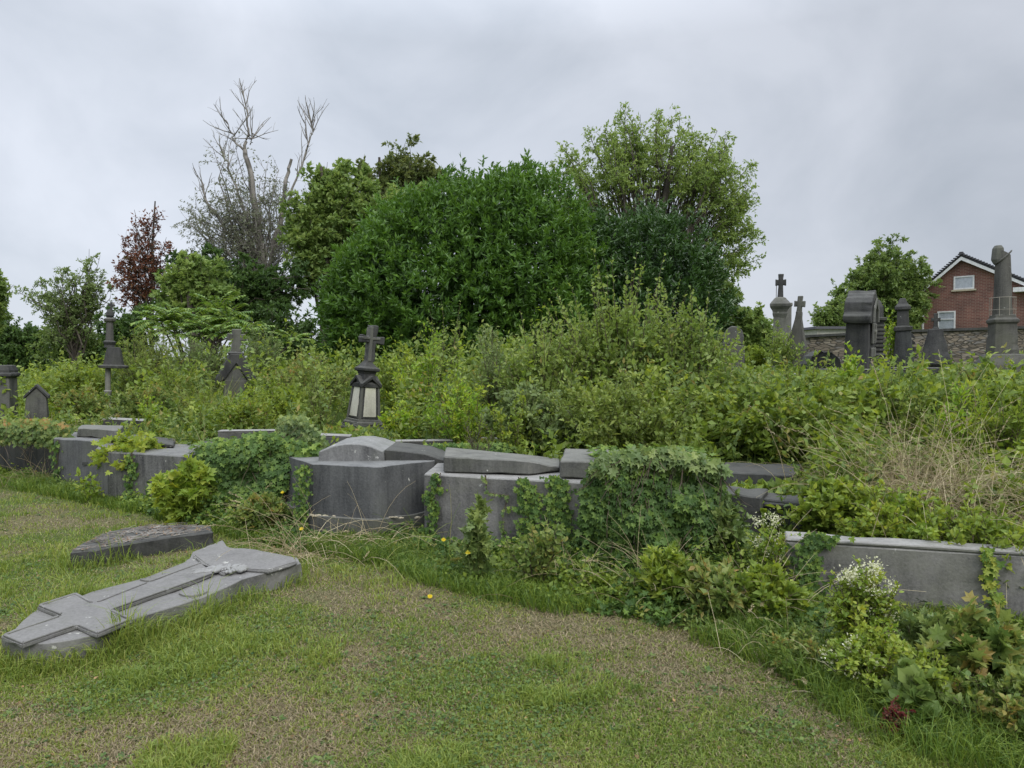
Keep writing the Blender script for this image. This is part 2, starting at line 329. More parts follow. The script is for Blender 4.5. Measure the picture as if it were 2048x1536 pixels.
def build_lawn():
    X, Y = lawn_pts(300000, pw=1.1); g = greenf(X, Y)
    fine = fbm(X, Y, 5, 3); gg = np.clip(g*.85+.47+(fine-.5)*1.7, 0, 1)
    k = rng.random(len(X)) < gg*.9+.05; X, Y, gg, g = X[k], Y[k], gg[k], g[k]
    P = np.stack([X, Y, terr(X, Y)-.003], -1); e = yedge(X)-Y
    H = rng.uniform(.010, .032, len(X))*(.7+.6*gg)*(1+.45*smooth(1-e/.6)+1.0*smooth((X-1.3)/1.2)*(fbm(X, Y, 2, 2) > .45)); 
    tuft = smooth((fbm(X+7, Y, 2.1, 3)-.58)*9); H = H*(1+1.3*tuft)
    ds = dist_stones(X, Y); H = H*(1+smooth(1-np.abs(ds)/.2)*(ds > 0)*np.where((X < -.5) & (Y < 5.6), 3.6, .5)); k = ds > .003
    P, H, gg = P[k], H[k], gg[k]
    tm = TM(); R = np.clip(.25+.5*rng.random(len(P))+.25*(fbm(P[:, 0], P[:, 1], 1.7, 3)-.5)*2 + .15*(1-gg), 0, 1)
    blades(rng, tm, P, H, rng.uniform(.2, 1.1, len(P)), rng.uniform(.003, .0062, len(P))*(.7+P[:, 1]*.12), R)
    tag(tm.build('lawn_grass', G['grass']), 'short patchy green grass of the mown strip', 'grass', kind='stuff')
    X, Y = lawn_pts(170000, pw=1.1); g = greenf(X, Y); k = (rng.random(len(X)) < 1.05-g*.72) & (dist_stones(X, Y) > .003); X, Y = X[k], Y[k]
    P = np.stack([X, Y, terr(X, Y)+.001], -1); tm = TM()
    blades(rng, tm, P, rng.uniform(.008, .03, len(X)), rng.uniform(.6, 3.2, len(X)), rng.uniform(.0025, .005, len(X))*(.7+P[:, 1]*.12), rng.random(len(X)), curl=.9)
    tag(tm.build('dry_thatch', G['strawbrown']), 'dead brown grass clippings on the bare patches', 'grass', kind='stuff')
    # rosettes of broad leaves (plantain, dandelion)
    X, Y = lawn_pts(900); k = (dist_stones(X, Y) > .08) & (fbm(X+11, Y+4, 1.1, 3) > .45); X, Y = X[k], Y[k]; X = np.repeat(X, 11); Y = np.repeat(Y, 11); n_ = len(X); a = rng.uniform(0, 6.28, n_)
    P = np.stack([X, Y, terr(X, Y)+.004], -1); tm = TM(); D = np.stack([np.cos(a), np.sin(a), rng.uniform(.05, .6, n_)], -1)
    scat(tm, LANCE, P, D, nrm(rvec(rng, n_)*.3+np.array([0, 0, 1.])), np.repeat(rng.uniform(.018, .045, n_//11), 11)*rng.uniform(.6, 1.2, n_), rng.random(n_), 1.5)
    tag(tm.build('plantain_rosettes', G['clover']), 'flat rosettes of plantain and dandelion leaves dotted over the lawn', 'ground cover', kind='stuff')
    # fallen leaves and bits
    X, Y = lawn_pts(1500); k = dist_stones(X, Y) > .02; X, Y = X[k], Y[k]; n_ = len(X); P = np.stack([X, Y, terr(X, Y)+.012], -1); tm = TM()
    scat(tm, OV2, P, np.column_stack([rng.normal(size=(n_, 2)), rng.normal(0, .2, n_)]), nrm(rvec(rng, n_)*.5+np.array([0, 0, 1.])), rng.uniform(.01, .03, n_), rng.random(n_), 1.2)
    tag(tm.build('fallen_leaves', G['deadleaf']), 'small dead brown leaves lying on the lawn', 'fallen leaves', kind='stuff')
    # clover and broad small leaves
    X, Y = lawn_pts(60000); n = fbm(X+30, Y+9, 1.6, 3); k = (rng.random(len(X)) < smooth((n-.46)*6)*.7) & (dist_stones(X, Y) > .01); X, Y = X[k], Y[k]
    n_ = len(X); P = np.stack([X, Y, terr(X, Y)+rng.uniform(.006, .03, n_)], -1); tm = TM()
    a = rng.uniform(0, 6.28, n_); D = np.stack([np.cos(a), np.sin(a), rng.uniform(0, .6, n_)], -1)
    scat(tm, OV2, P, D, nrm(rvec(rng, n_)*.5+np.array([0, 0, 1.])), rng.uniform(.011, .026, n_)*(.7+Y*.06), rng.random(n_), 1.5)
    tag(tm.build('clover_patch', G['clover']), 'low clover and plantain leaves scattered through the lawn', 'ground cover', kind='stuff')
_SEG = []
def dist_stones(X, Y):
    d = np.full(len(X), 9.0)
    for poly in _SEG:
        p = np.array(poly)[:, :2]; q = np.roll(p, -1, 0); inside = np.zeros(len(X), bool); dm = np.full(len(X), 9.0)
        for a, b in zip(p, q):
            ab = b-a; t = np.clip(((X-a[0])*ab[0]+(Y-a[1])*ab[1])/(ab@ab+1e-12), 0, 1)
            dm = np.minimum(dm, np.hypot(X-a[0]-t*ab[0], Y-a[1]-t*ab[1]))
            c = ((a[1] > Y) != (b[1] > Y)); xx = (b[0]-a[0])*(Y-a[1])/((b[1]-a[1]) if b[1] != a[1] else 1e-9)+a[0]
            inside ^= (c & (X < xx))
        d = np.minimum(d, np.where(inside, -dm, dm))
    return d

# ------------------------------------------------------------ stone helpers
def bm_obj(name, bm, mat, parent=None, bevel=.008, world=False, seg=1):
    bmesh.ops.remove_doubles(bm, verts=bm.verts, dist=1e-5)
    bmesh.ops.recalc_face_normals(bm, faces=bm.faces)
    if bevel >= .006:                   # worn stone: wavy edges with a few chips
        for _ in range(2):
            es = [e for e in bm.edges if e.calc_length() > .14]
            if es: bmesh.ops.subdivide_edges(bm, edges=es, cuts=2 if _ == 0 else 1, use_grid_fill=True)
        rj = np.random.default_rng(len(bm.verts)+len(bpy.data.objects)); bm.normal_update()
        for v in bm.verts:
            j = Vector(rj.normal(0, 1, 3))*bevel*.13; v.co += j
            sh = max([e.calc_face_angle(0) for e in v.link_edges if len(e.link_faces) == 2] or [0])
            if sh > .8 and rj.random() < .14: v.co -= v.normal*bevel*rj.uniform(.4, 1.5)
        for f in list(bm.faces):
            if len(f.verts) > 4: bmesh.ops.triangulate(bm, faces=[f])
    if bevel:
        es = [e for e in bm.edges if len(e.link_faces) == 2 and e.calc_face_angle(0) > .35]
        bmesh.ops.bevel(bm, geom=es, offset=bevel, segments=seg, affect='EDGES', clamp_overlap=True)
    me = bpy.data.meshes.new(name); bm.to_mesh(me); bm.free()
    return link(name, me, mat, parent, world)
def prism(bm, plan, z0, z1, shrink=0.0):
    """plan polygon (x, y[, ]) extruded in z; z1 may be a list of heights per corner"""
    n = len(plan); z1 = z1 if isinstance(z1, (list, tuple)) else [z1]*n
    z0 = z0 if isinstance(z0, (list, tuple)) else [z0]*n
    cx = sum(p[0] for p in plan)/n; cy = sum(p[1] for p in plan)/n
    a = [bm.verts.new((p[0], p[1], z)) for p, z in zip(plan, z0)]
    b = [bm.verts.new((cx+(p[0]-cx)*(1-shrink), cy+(p[1]-cy)*(1-shrink), z)) for p, z in zip(plan, z1)]
    bm.faces.new(a[::-1]); bm.faces.new(b)
    for i in range(n): bm.faces.new((a[i], a[(i+1) % n], b[(i+1) % n], b[i]))
def slab(bm, prof, y0, y1, z=0.0):
    """profile in x-z extruded along y"""
    a = [bm.verts.new((p[0], y0, p[1]+z)) for p in prof]; b = [bm.verts.new((p[0], y1, p[1]+z)) for p in prof]
    bm.faces.new(a); bm.faces.new(b[::-1]); n = len(prof)
    for i in range(n): bm.faces.new((a[i], b[i], b[(i+1) % n], a[(i+1) % n]))
def loft(bm, rings, k=4, rot=0.0, cx=0.0, cy=0.0):
    """rings (z, hx, hy); k=4 gives a square section with half-widths hx, hy, else round"""
    prev = None
    for z, hx, hy in rings:
        if k == 4: pts = [(-hx, -hy), (hx, -hy), (hx, hy), (-hx, hy)]
        else: pts = [(hx*math.cos(rot+2*math.pi*i/k), hy*math.sin(rot+2*math.pi*i/k)) for i in range(k)]
        r = [bm.verts.new((cx+x, cy+y, z)) for x, y in pts]
        if prev:
            for i in range(k): bm.faces.new((prev[i], prev[(i+1) % k], r[(i+1) % k], r[i]))
        else: bm.faces.new(r[::-1])
        prev = r
    bm.faces.new(prev)
def crossprof(w, h, t, ay, ah, foot=0.0, flare=0.0):
    """cross outline: half arm span w, height h, half shaft t, arm bottom ay, arm thickness ah"""
    f = t+foot
    return [(-f, 0), (-t, ay), (-w, ay-flare), (-w, ay+ah+flare), (-t, ay+ah), (-t-flare, h), (t+flare, h), (t, ay+ah), (w, ay+ah+flare), (w, ay-flare), (t, ay), (f, 0)]
def torus_(bm, R, r, zc=0, n=24, k=5, a0=0, a1=2*math.pi, sx=1, sy=1):
    rings = []
    for i in range(n+1):
        a = a0+(a1-a0)*i/n; c = (R*math.cos(a)*sx, R*math.sin(a)*sy)
        rings.append([bm.verts.new((c[0]+r*math.cos(b)*math.cos(a), c[1]+r*math.cos(b)*math.sin(a), zc+r*math.sin(b))) for b in [2*math.pi*j/k for j in range(k)]])
    for i in range(n):
        for j in range(k): bm.faces.new((rings[i][j], rings[i+1][j], rings[i+1][(j+1) % k], rings[i][(j+1) % k]))

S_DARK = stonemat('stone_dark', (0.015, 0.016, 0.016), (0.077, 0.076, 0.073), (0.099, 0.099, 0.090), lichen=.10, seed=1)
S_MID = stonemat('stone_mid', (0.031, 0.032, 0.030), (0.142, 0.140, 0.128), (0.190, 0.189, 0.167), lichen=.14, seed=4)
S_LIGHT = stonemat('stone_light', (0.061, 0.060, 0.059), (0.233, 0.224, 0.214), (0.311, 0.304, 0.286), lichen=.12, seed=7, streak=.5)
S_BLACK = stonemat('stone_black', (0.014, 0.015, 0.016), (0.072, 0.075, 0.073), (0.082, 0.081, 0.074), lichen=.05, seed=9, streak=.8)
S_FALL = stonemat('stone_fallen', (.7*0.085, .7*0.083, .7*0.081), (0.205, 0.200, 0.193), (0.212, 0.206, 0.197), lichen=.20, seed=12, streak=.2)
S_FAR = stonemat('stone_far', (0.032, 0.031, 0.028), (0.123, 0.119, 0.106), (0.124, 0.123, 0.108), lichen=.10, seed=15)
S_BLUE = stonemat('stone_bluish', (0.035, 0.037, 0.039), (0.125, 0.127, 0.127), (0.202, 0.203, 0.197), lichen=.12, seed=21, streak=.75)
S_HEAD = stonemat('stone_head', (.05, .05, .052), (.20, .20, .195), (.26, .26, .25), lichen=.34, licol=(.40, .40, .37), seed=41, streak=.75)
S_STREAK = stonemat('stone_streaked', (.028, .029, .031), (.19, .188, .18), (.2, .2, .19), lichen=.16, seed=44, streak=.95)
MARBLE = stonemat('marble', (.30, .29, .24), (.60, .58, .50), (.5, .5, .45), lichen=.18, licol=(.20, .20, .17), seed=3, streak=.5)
MORTAR = plain('mortar', (.42, .37, .27))
DIRT = plain('dirt', (.14, .10, .07), .95)

def W(px, py, Y): return tuple(at(px, py, Y))
def plan_px(lst): return [(at(px, HOR, Y)[0], Y) for px, Y in lst]

# ============================================================ tombs of the front row
def tomb(name, label, plan, z1, mat, extra=(), cat='tomb', group=None, base=None):
    """extra: list of (part name, plan, z0, z1, mat, shrink)"""
    cx = sum(p[0] for p in plan)/len(plan); cy = sum(p[1] for p in plan)/len(plan)
    t = thing(name, label, cat, (cx, cy, 0), group=group)
    bm = bmesh.new(); prism(bm, plan, -.15, z1); bm_obj('body', bm, mat, t, .010, True)
    for nm, pl, a, b, mt, sh in extra:
        bm = bmesh.new(); prism(bm, pl, a, b, sh); bm_obj(nm, bm, mt, t, .009, True)
    _SEG.append(plan); return t
GRP = 'stone tombs in the front row'
# centre tomb with rounded corner and curved head block
def rounded(pl, i, r, n=6):
    a, b, c = [np.array(pl[j % len(pl)]) for j in (i-1, i, i+1)]
    u = (a-b)/np.linalg.norm(a-b); v = (c-b)/np.linalg.norm(c-b); p, q = b+u*r, b+v*r
    arc = [tuple((1-t)**2*p+2*t*(1-t)*b+t*t*q) for t in np.linspace(0, 1, n)]
    return list(pl[:i])+arc+list(pl[i+1:])
ctr = plan_px([(566, 7.0), (622, 6.40), (748, 6.22), (868, 6.62)])+plan_px([(900, 7.55), (600, 7.75)])
ctr_r = rounded(ctr, 2, .10)
ctr_base = [(p[0]*1.0+(p[0]-(-1.37))*.02, p[1]-.02) for p in ctr_r]
tc_ = tomb('bluestone_tomb', 'dark bluestone tomb with rounded corner, curved head block and pale mortar line', [(x, y+.012) for x, y in ctr_r], .655, S_BLUE, [
    ('plinth', ctr_base, -.15, .195, S_MID, 0),
    ], group=GRP)
bm = bmesh.new()
fy, by = 6.62, 7.35
hp = [(at(px, py, fy)[0], at(px, py, fy)[2]) for px, py in [(637, 938), (637, 903), (660, 893), (690, 888), (718, 888), (742, 893), (768, 903), (768, 940)]]
slab(bm, hp, fy, by); bm_obj('head_block', bm, S_HEAD, tc_, .008, True)
bm = bmesh.new()
fy2 = 6.66
hp = [(at(px, py, fy2)[0], at(px, py, fy2)[2]) for px, py in [(769, 942), (769, 899), (800, 902), (850, 908), (890, 921), (890, 944)]]
slab(bm, hp, fy2, 7.3); bm_obj('sloping_lid', bm, S_DARK, tc_, .008, True)
rg = np.random.default_rng(3); bm = bmesh.new()
for k in range(34):
    t = rg.random()**1.4; px = 624+t*150 if k < 26 else 760+rg.random()*80; P = onplane(px, 1040, (ctr[1][0], ctr[1][1]-.02, 0), np.array([-.1, -1, 0]))
    m_ = Matrix.Translation((P[0], P[1]-.004, .197+rg.uniform(-.008, .004))) @ Matrix.Diagonal((rg.uniform(.012, .035), .012, rg.uniform(.006, .014), 1))
    bmesh.ops.create_icosphere(bm, subdivisions=1, radius=1, matrix=m_)
bm_obj('mortar_remains', bm, MORTAR, tc_, 0, True)

# long pale tomb (two lid slabs)
pa = plan_px([(846, 6.02), (1085, 5.56), (1172, 5.42), (1215, 6.35), (880, 6.85)])
tomb('long_tomb', 'long light grey tomb with three ivy strands, under two loose top slabs', pa, [.628, .65, .66, .66, .63], S_LIGHT, [
    ('footing', [(x, y-.015) for x, y in plan_px([(836, 6.04), (1085, 5.565), (1180, 5.41), (1225, 6.3), (880, 6.8)])], -.15, .05, S_MID, 0)], group=GRP)
pb = [tuple(at(887, 952, 6.05)[:2]), tuple(at(1058, 952, 5.80)[:2]), tuple(at(1120, 955, 5.95)[:2]), tuple(at(1120, 950, 6.5)[:2]), tuple(at(892, 950, 6.72)[:2])]
t = thing('lid_slab', 'grey lid slab with a chipped tapering right end, lying on the long light tomb', 'slab', (*pb[0], .64))
bm = bmesh.new(); prism(bm, pb, [.640, .657, .657, .655, .64], [.775, .775, .70, .70, .775]); bm_obj('slab', bm, S_MID, t, .01, True)
pc = plan_px([(1120, 5.62), (1272, 5.42), (1300, 6.2), (1130, 6.4)])
t = thing('lid_slab', 'short grey lid slab running under the ivy mound, right end of the long light tomb', 'slab', (*pc[0], .66))
bm = bmesh.new(); prism(bm, pc, .665, [.80, .81, .81, .80]); bm_obj('slab', bm, S_MID, t, .01, True)
pd_ = plan_px([(1178, 5.40), (1300, 5.2), (1412, 5.1), (1425, 6.0), (1216, 6.2)])
tomb('ivy_clad_tomb', 'tomb block almost wholly hidden under a thick mound of ivy', pd_, [.66, .67, .60, .60, .66], S_DARK, [
    ('upper_block', plan_px([(1270, 5.45), (1385, 5.4), (1390, 5.9), (1275, 6.0)]), .60, .82, S_DARK, 0)], group=GRP)
# dark tombs right of the ivy
pe = plan_px([(1416, 5.75), (1525, 5.50), (1540, 5.82), (1425, 6.05)])
tomb('dark_tomb', 'dark streaked tomb end standing right beside the ivy mound', pe, [.535, .53, .54, .54], S_DARK, [
    ('lid', plan_px([(1440, 6.3), (1590, 6.3), (1610, 6.8), (1450, 6.8)]), .45, [.60, .57, .60, .62], S_BLACK, .02)], group=GRP)
pf = plan_px([(1527, 5.62), (1645, 5.35), (1652, 5.6), (1535, 5.88)])
tomb('dark_tomb', 'lower black tomb with a pale top edge left of the right-hand wall slab', pf, [.50, .50, .52, .5], S_BLACK, [
    ('edge_course', [(x, y-.012) for x, y in plan_px([(1524, 5.62), (1648, 5.34), (1655, 5.58), (1537, 5.86)])], .43, .475, S_DARK, 0)], group=GRP)
# right tomb
pg = [tuple(atz(1570, 1205, 0)[:2]), tuple(at(2046, 1000, 4.22)[:2]), (4.6, 3.55), (4.64, 3.68), (3.09, 4.35), (1.87, 4.83)]
tomb('kerbed_tomb', 'long grey tomb front at the right edge, behind the cream clematis', pg, [.405, .425, .42, .42, .425, .405], S_LIGHT, [
    ('coping', [(p[0]+(.004 if i in (2, 3) else -.002), p[1]-(.004 if i < 3 else -.003)) for i, p in enumerate(pg)], [.407, .427, .422, .422, .427, .407], [.430, .452, .447, .447, .452, .430], S_LIGHT, 0)], group=GRP)
# left tombs
ph = plan_px([(104, 8.85), (196, 8.55), (215, 9.6), (120, 9.9)])
tomb('dark_tomb', 'dark tomb with a small slot in its face and a flat lid', ph, [.62, .62, .62, .62], S_BLUE, [
    ('lid', plan_px([(150, 9.0), (238, 8.7), (246, 9.5), (160, 9.9)]), .625, [.735, .74, .72, .7], S_MID, .03)], group=GRP)
bm = bmesh.new(); q = onplane(172, 927, (*ph[0], 0), np.array([ph[1][1]-ph[0][1], -(ph[1][0]-ph[0][0]), 0]))
loft(bm, [(q[2]-.018, .04, .01), (q[2]+.018, .04, .01)], cx=q[0], cy=q[1]-.004); bm_obj('slot', bm, S_BLACK, bpy.data.objects['dark_tomb.002'], 0, True)
pi_ = plan_px([(188, 8.3), (212, 7.95), (396, 7.62), (402, 8.7), (205, 9.2)])
tomb('streaked_tomb', 'grey tomb with vertical streaks and one ivy strand, behind the yellow-green vine', pi_, [.565, .565, .555, .555, .565], S_STREAK, [
    ('inner_lid', plan_px([(225, 8.5), (345, 8.35), (350, 9.0), (232, 9.1)]), .565, [.67, .60, .6, .67], S_DARK, .03)], group=GRP)
pj = plan_px([(-40, 10.1), (106, 9.55), (125, 10.5), (-40, 11)])
tomb('low_tomb', 'low dark tomb at the left edge, overhung by dry vines', pj, [.54, .55, .55, .55], S_DARK, [('coping', plan_px([(-40, 10.0), (60, 9.7), (66, 10.3), (-40, 10.6)]), .548, .60, S_DARK, 0)], group=GRP)
pk = plan_px([(375, 7.55), (560, 7.15), (590, 8.0), (390, 8.3)])
tomb('ivy_covered_tomb', 'tomb hidden beneath dark hanging ivy left of the rounded tomb', pk, [.60, .62, .62, .60], S_DARK, [('upper_slab', plan_px([(400, 7.75), (560, 7.5), (575, 8.0), (405, 8.2)]), .622, .66, S_DARK, 0)], group=GRP)
def block(name, label, px0, px1, py0, py1, Y, depth, mat, cat='slab', tilt=0, yaw=.12):
    a = at(px0, py1, Y); b = at(px1, py1, Y); z1 = at(px0, py0, Y)[2]
    t = thing(name, label, cat, ((a[0]+b[0])/2, Y, a[2]-.05), (0, tilt, yaw)); hw = (b[0]-a[0])/2
    bm = bmesh.new(); loft(bm, [(-.6, hw, depth/2), (z1-a[2]+.05-.012, hw, depth/2)]); bm_obj('slab', bm, mat, t, .008)
    bm = bmesh.new(); loft(bm, [(z1-a[2]+.0395, hw*1.006, depth/2+.004), (z1-a[2]+.05, hw*1.003, depth/2+.003)]); bm_obj('top_edge', bm, S_LIGHT, t, .003)
    return t
block('grey_block', 'squared grey stone block above the ivy, left of centre', 442, 553, 860, 892, 8.6, .16, S_MID)
block('sunk_slab', 'dark slab edge below the leaning cross monument', 622, 700, 869, 893, 7.9, .2, S_BLUE, tilt=.05)
block('sunk_slab', 'thin dark slab lying in ivy right of the leaning cross monument', 792, 905, 880, 897, 8.2, .16, S_DARK)
block('sunk_slab', 'dark kerb stone under the yellow-green sapling', 905, 1010, 876, 890, 8.9, .2, S_BLACK)
block('kerb_stone', 'long dark kerb half buried in the weeds on the right slope', 1500, 1600, 748, 765, 10.5, .3, S_DARK, tilt=-.02)
block('kerb_stone', 'broad dark ledge below the chapel-shaped stele', 1648, 1790, 738, 768, 10.8, .6, S_BLACK)
block('kerb_stone', 'dark ledge below the small cross at the right', 1795, 1960, 735, 760, 11.0, .9, S_BLACK)
block('kerb_stone', 'dark sunk kerb in dry stems behind the left tombs', 215, 290, 838, 850, 11.0, .3, S_DARK, tilt=.06)

# ============================================================ lying slab and lying cross stele
def z3(zx, zy): return (zx/3.2, 820+zy/3.2)
def poly_at(pts, z): return [tuple(atz(px, py, z)[:2]) for px, py in pts]
sl = poly_at([(140, 1103), (150, 1092), (166, 1084), (215, 1063), (276, 1050), (350, 1048), (420, 1050), (428, 1062), (330, 1074), (250, 1087), (190, 1098)], .13)
t = thing('fallen_slab', 'fallen pointed slab covered in dry ivy stems, behind the lying cross', 'slab', (*sl[0], 0))
bm = bmesh.new(); prism(bm, sl, -.05, .125); bm_obj('slab', bm, S_DARK, t, .01, True); _SEG.append(sl)
rg = np.random.default_rng(8); tm = TM(); sa = np.array(sl); n_ = 420
u = rg.random((n_, 1)); lo, hi = sa.min(0), sa.max(0); P = lo+(hi-lo)*rg.random((n_, 2)); _k = []
def inpoly(P, poly):
    ins = np.zeros(len(P), bool)
    for a, b in zip(poly, np.roll(poly, -1, 0)):
        c = ((a[1] > P[:, 1]) != (b[1] > P[:, 1])); xx = (b[0]-a[0])*(P[:, 1]-a[1])/((b[1]-a[1]) if b[1] != a[1] else 1e-9)+a[0]; ins ^= c & (P[:, 0] < xx)
    return ins
P = P[inpoly(P, sa)]; n_ = len(P)
Cv = curves(rg, np.column_stack([P, np.full(n_, .131)]), np.column_stack([rg.normal(.6, .5, n_), rg.normal(.25, .4, n_), np.zeros(n_)]), rg.uniform(.08, .3, n_), 6, 0, .5)
Cv[..., 2] = .131+np.abs(Cv[..., 2]-.131)*.12; k = inpoly(Cv[:, -1, :2], sa); Cv = Cv[k]
tubes(tm, Cv, .0032, .0015, 3, rg.random(len(Cv))); tm.build('dry_stems', BARKG, t, True)
tm = TM(); q = np.column_stack([P, np.full(n_, .138)]); scat(tm, OV2, q, np.column_stack([rg.normal(size=(n_, 2)), np.zeros(n_)]), np.tile([0, 0, 1.], (n_, 1))+rvec(rg, n_)*.4, rg.uniform(.012, .028, n_), rg.random(n_))
tm.build('dead_leaves', G['deadleaf'], t, True)

HZ = .155
st = [z3(*p) for p in [(5, 1445), (140, 1500), (200, 1496), (300, 1493), (400, 1480), (500, 1462), (590, 1441), (620, 1436), (850, 1336), (1150, 1246), (1350, 1176), (1500, 1110), (1560, 1078), (1620, 1066), (1700, 1042), (1820, 1010), (1935, 977), (1900, 945), (1720, 910), (1600, 885), (1470, 880), (1450, 868), (1425, 830), (1330, 868), (1230, 910), (1222, 930), (1180, 975), (920, 1070), (580, 1165), (525, 1186), (490, 1171), (232, 1252), (240, 1275), (190, 1310), (140, 1352), (95, 1400)]]
sp_ = poly_at(st, HZ-.02)
t = thing('fallen_cross_stele', 'fallen light grey stone stele carved with a long cross, lying in grass', 'gravestone', (*sp_[10], 0))
bm = bmesh.new(); prism(bm, sp_, -.05, HZ-.02); bm_obj('stele_slab', bm, S_FALL, t, .008, True); _SEG.append(sp_)
cp = poly_at([z3(*p) for p in [(5, 1443), (140, 1499), (490, 1378), (620, 1434), (850, 1335), (722, 1277), (1080, 1150), (1370, 1045), (1285, 975), (940, 1100), (605, 1232), (490, 1170), (235, 1251), (386, 1312)]], HZ+.006)
bm = bmesh.new(); prism(bm, cp, HZ-.022, HZ+.006, .0); bm_obj('carved_cross', bm, S_FALL, t, .007, True, 2)
bm = bmesh.new(); c2 = np.array(cp); cc = c2.mean(0)
# raised rim round the arms
for i in range(len(cp)):
    a, b = np.array(cp[i]), np.array(cp[(i+1) % len(cp)]); d = (b-a)/np.linalg.norm(b-a); nn = np.array([-d[1], d[0]])
    if not inpoly(np.array([(a+b)/2+nn*.02]), c2)[0]: nn = -nn
    if i == 7: continue
    prism(bm, [tuple(a+d*.010+nn*.004), tuple(b-d*.010+nn*.004), tuple(b-d*.022+nn*.020), tuple(a+d*.022+nn*.020)], HZ+.002, HZ+.013)
bm_obj('cross_rim', bm, S_FALL, t, .003, True)
hd = poly_at([z3(*p) for p in [(1290, 975), (1235, 932), (1245, 912), (1425, 838), (1462, 884), (1600, 893), (1715, 917), (1885, 950), (1915, 972), (1720, 1030), (1560, 1020), (1420, 1048)]], HZ)
bm = bmesh.new(); prism(bm, hd, HZ-.02, HZ+.004, .03); bm_obj('flared_foot', bm, S_FALL, t, .008, True, 2)
def arc_strip(bm, pts, z, wdt):
    q = poly_at([z3(*p) for p in pts], z)
    for a, b in zip(q[:-1], q[1:]):
        a, b = np.array(a), np.array(b); d = (b-a)/np.linalg.norm(b-a); nn = np.array([-d[1], d[0]])*wdt
        prism(bm, [tuple(a+nn-d*.001), tuple(b+nn+d*.001), tuple(b-nn+d*.001), tuple(a-nn-d*.001)], z-.03, z)
bm = bmesh.new()
arc_strip(bm, [(900, 1078), (935, 1088), (985, 1088), (1040, 1073), (1090, 1050), (1105, 1038)], HZ-.012, .006)
bm_obj('carved_ring', bm, S_FALL, t, .002, True); bm = bmesh.new()
arc_strip(bm, [(1150, 1168), (1180, 1182), (1230, 1184), (1290, 1172), (1330, 1155)], HZ-.012, .006)
bm_obj('carved_ring', bm, S_FALL, t, .002, True)
# carved flower bunch
bm = bmesh.new(); c0 = np.array(atz(*z3(1425, 1010), HZ+.01))
for k in range(80):
    r = rg.random()**.6; a = rg.uniform(0, 6.28); p = c0 + np.array([math.cos(a)*.13*r+.02, math.sin(a)*.085*r, 0])
    sx = rg.uniform(.012, .028)
    bmesh.ops.create_icosphere(bm, subdivisions=2, radius=1, matrix=Matrix.Translation((p[0], p[1], HZ+.003+.008*(1-r))) @ Matrix.Rotation(a, 4, 'Z') @ Matrix.Diagonal((sx*1.3, sx*.6, sx*.55, 1)))
for k in range(12):
    a = rg.uniform(-.5, .5); p = c0 + np.array([-.10+rg.uniform(-.05, .02), -.05+rg.uniform(-.05, .05), 0])
    bmesh.ops.create_icosphere(bm, subdivisions=2, radius=1, matrix=Matrix.Translation((p[0], p[1], HZ+.006)) @ Matrix.Rotation(a+.4, 4, 'Z') @ Matrix.Diagonal((.06, .006, .008, 1)))
bm_obj('carved_flowers', bm, stonemat('stone_carving', (.16, .16, .155), (.27, .265, .255), (.29, .29, .28), lichen=.1, seed=30), t, 0, True)

# ============================================================ standing monuments
def stand(name, label, px, pyb, Y, lean=(0, 0), yaw=0, cat='monument', group=None):
    a = at(px, pyb, Y); return thing(name, label, cat, tuple(a), (lean[0], lean[1], yaw), group)
def U(Y): return Y/F_PX           # metres per photo pixel at depth Y
def gabled(bm, hw, z0, zr, thick, hood, drop=0):
    """cross-gabled hood: two gable prisms at right angles"""
    for ax in (0, 1):
        pr = [(-hw, z0), (-hw, z0-thick), (0, zr-thick), (hw, z0-thick), (hw, z0), (0, zr)]
        e = hw+hood + (.002 if ax else 0)
        ring = []
        for y in (-e, e):
            ring.append([bm.verts.new((x, y, z) if ax == 0 else (y, x, z+.0015)) for x, z in pr])
        a, b = ring; bm.faces.new((a[0], a[1], a[2], a[5])); bm.faces.new((a[5], a[2], a[3], a[4]))
        bm.faces.new((b[0], b[5], b[2], b[1])); bm.faces.new((b[5], b[4], b[3], b[2]))
        for i in range(6): bm.faces.new((a[i], b[i], b[(i+1) % 6], a[(i+1) % 6]))
# --- leaning cross monument, centre left
Y = 11.5; u = U(Y)
t = stand('cross_monument', 'leaning dark stone cross on a gabled pedestal with two pale marble plaques', 725, 862, Y, (.03, .075), .72)
bm = bmesh.new(); loft(bm, [(-.15, 40*u, 40*u), (8*u, 38*u, 38*u), (9*u, 34*u, 34*u), (14*u, 33*u, 33*u)]); bm_obj('plinth', bm, S_DARK, t, .01)
bm = bmesh.new(); loft(bm, [(14*u, 30*u, 30*u), (19*u, 29*u, 29*u), (20*u, 27*u, 27*u), (25*u, 26*u, 26*u)]); bm_obj('base_moulding', bm, S_MID, t, .006)
bm = bmesh.new(); loft(bm, [(25*u, 24*u, 24*u), (100*u, 18.5*u, 18.5*u)]); b_ = bm_obj('pedestal', bm, S_DARK, t, .012)
bm = bmesh.new()
for sx in (-1, 1):
    for sy in (-1, 1):
        loft(bm, [(25.2*u, 3*u, 3*u), (92*u, 2.4*u, 2.4*u)], cx=sx*20.6*u, cy=sy*20.6*u)
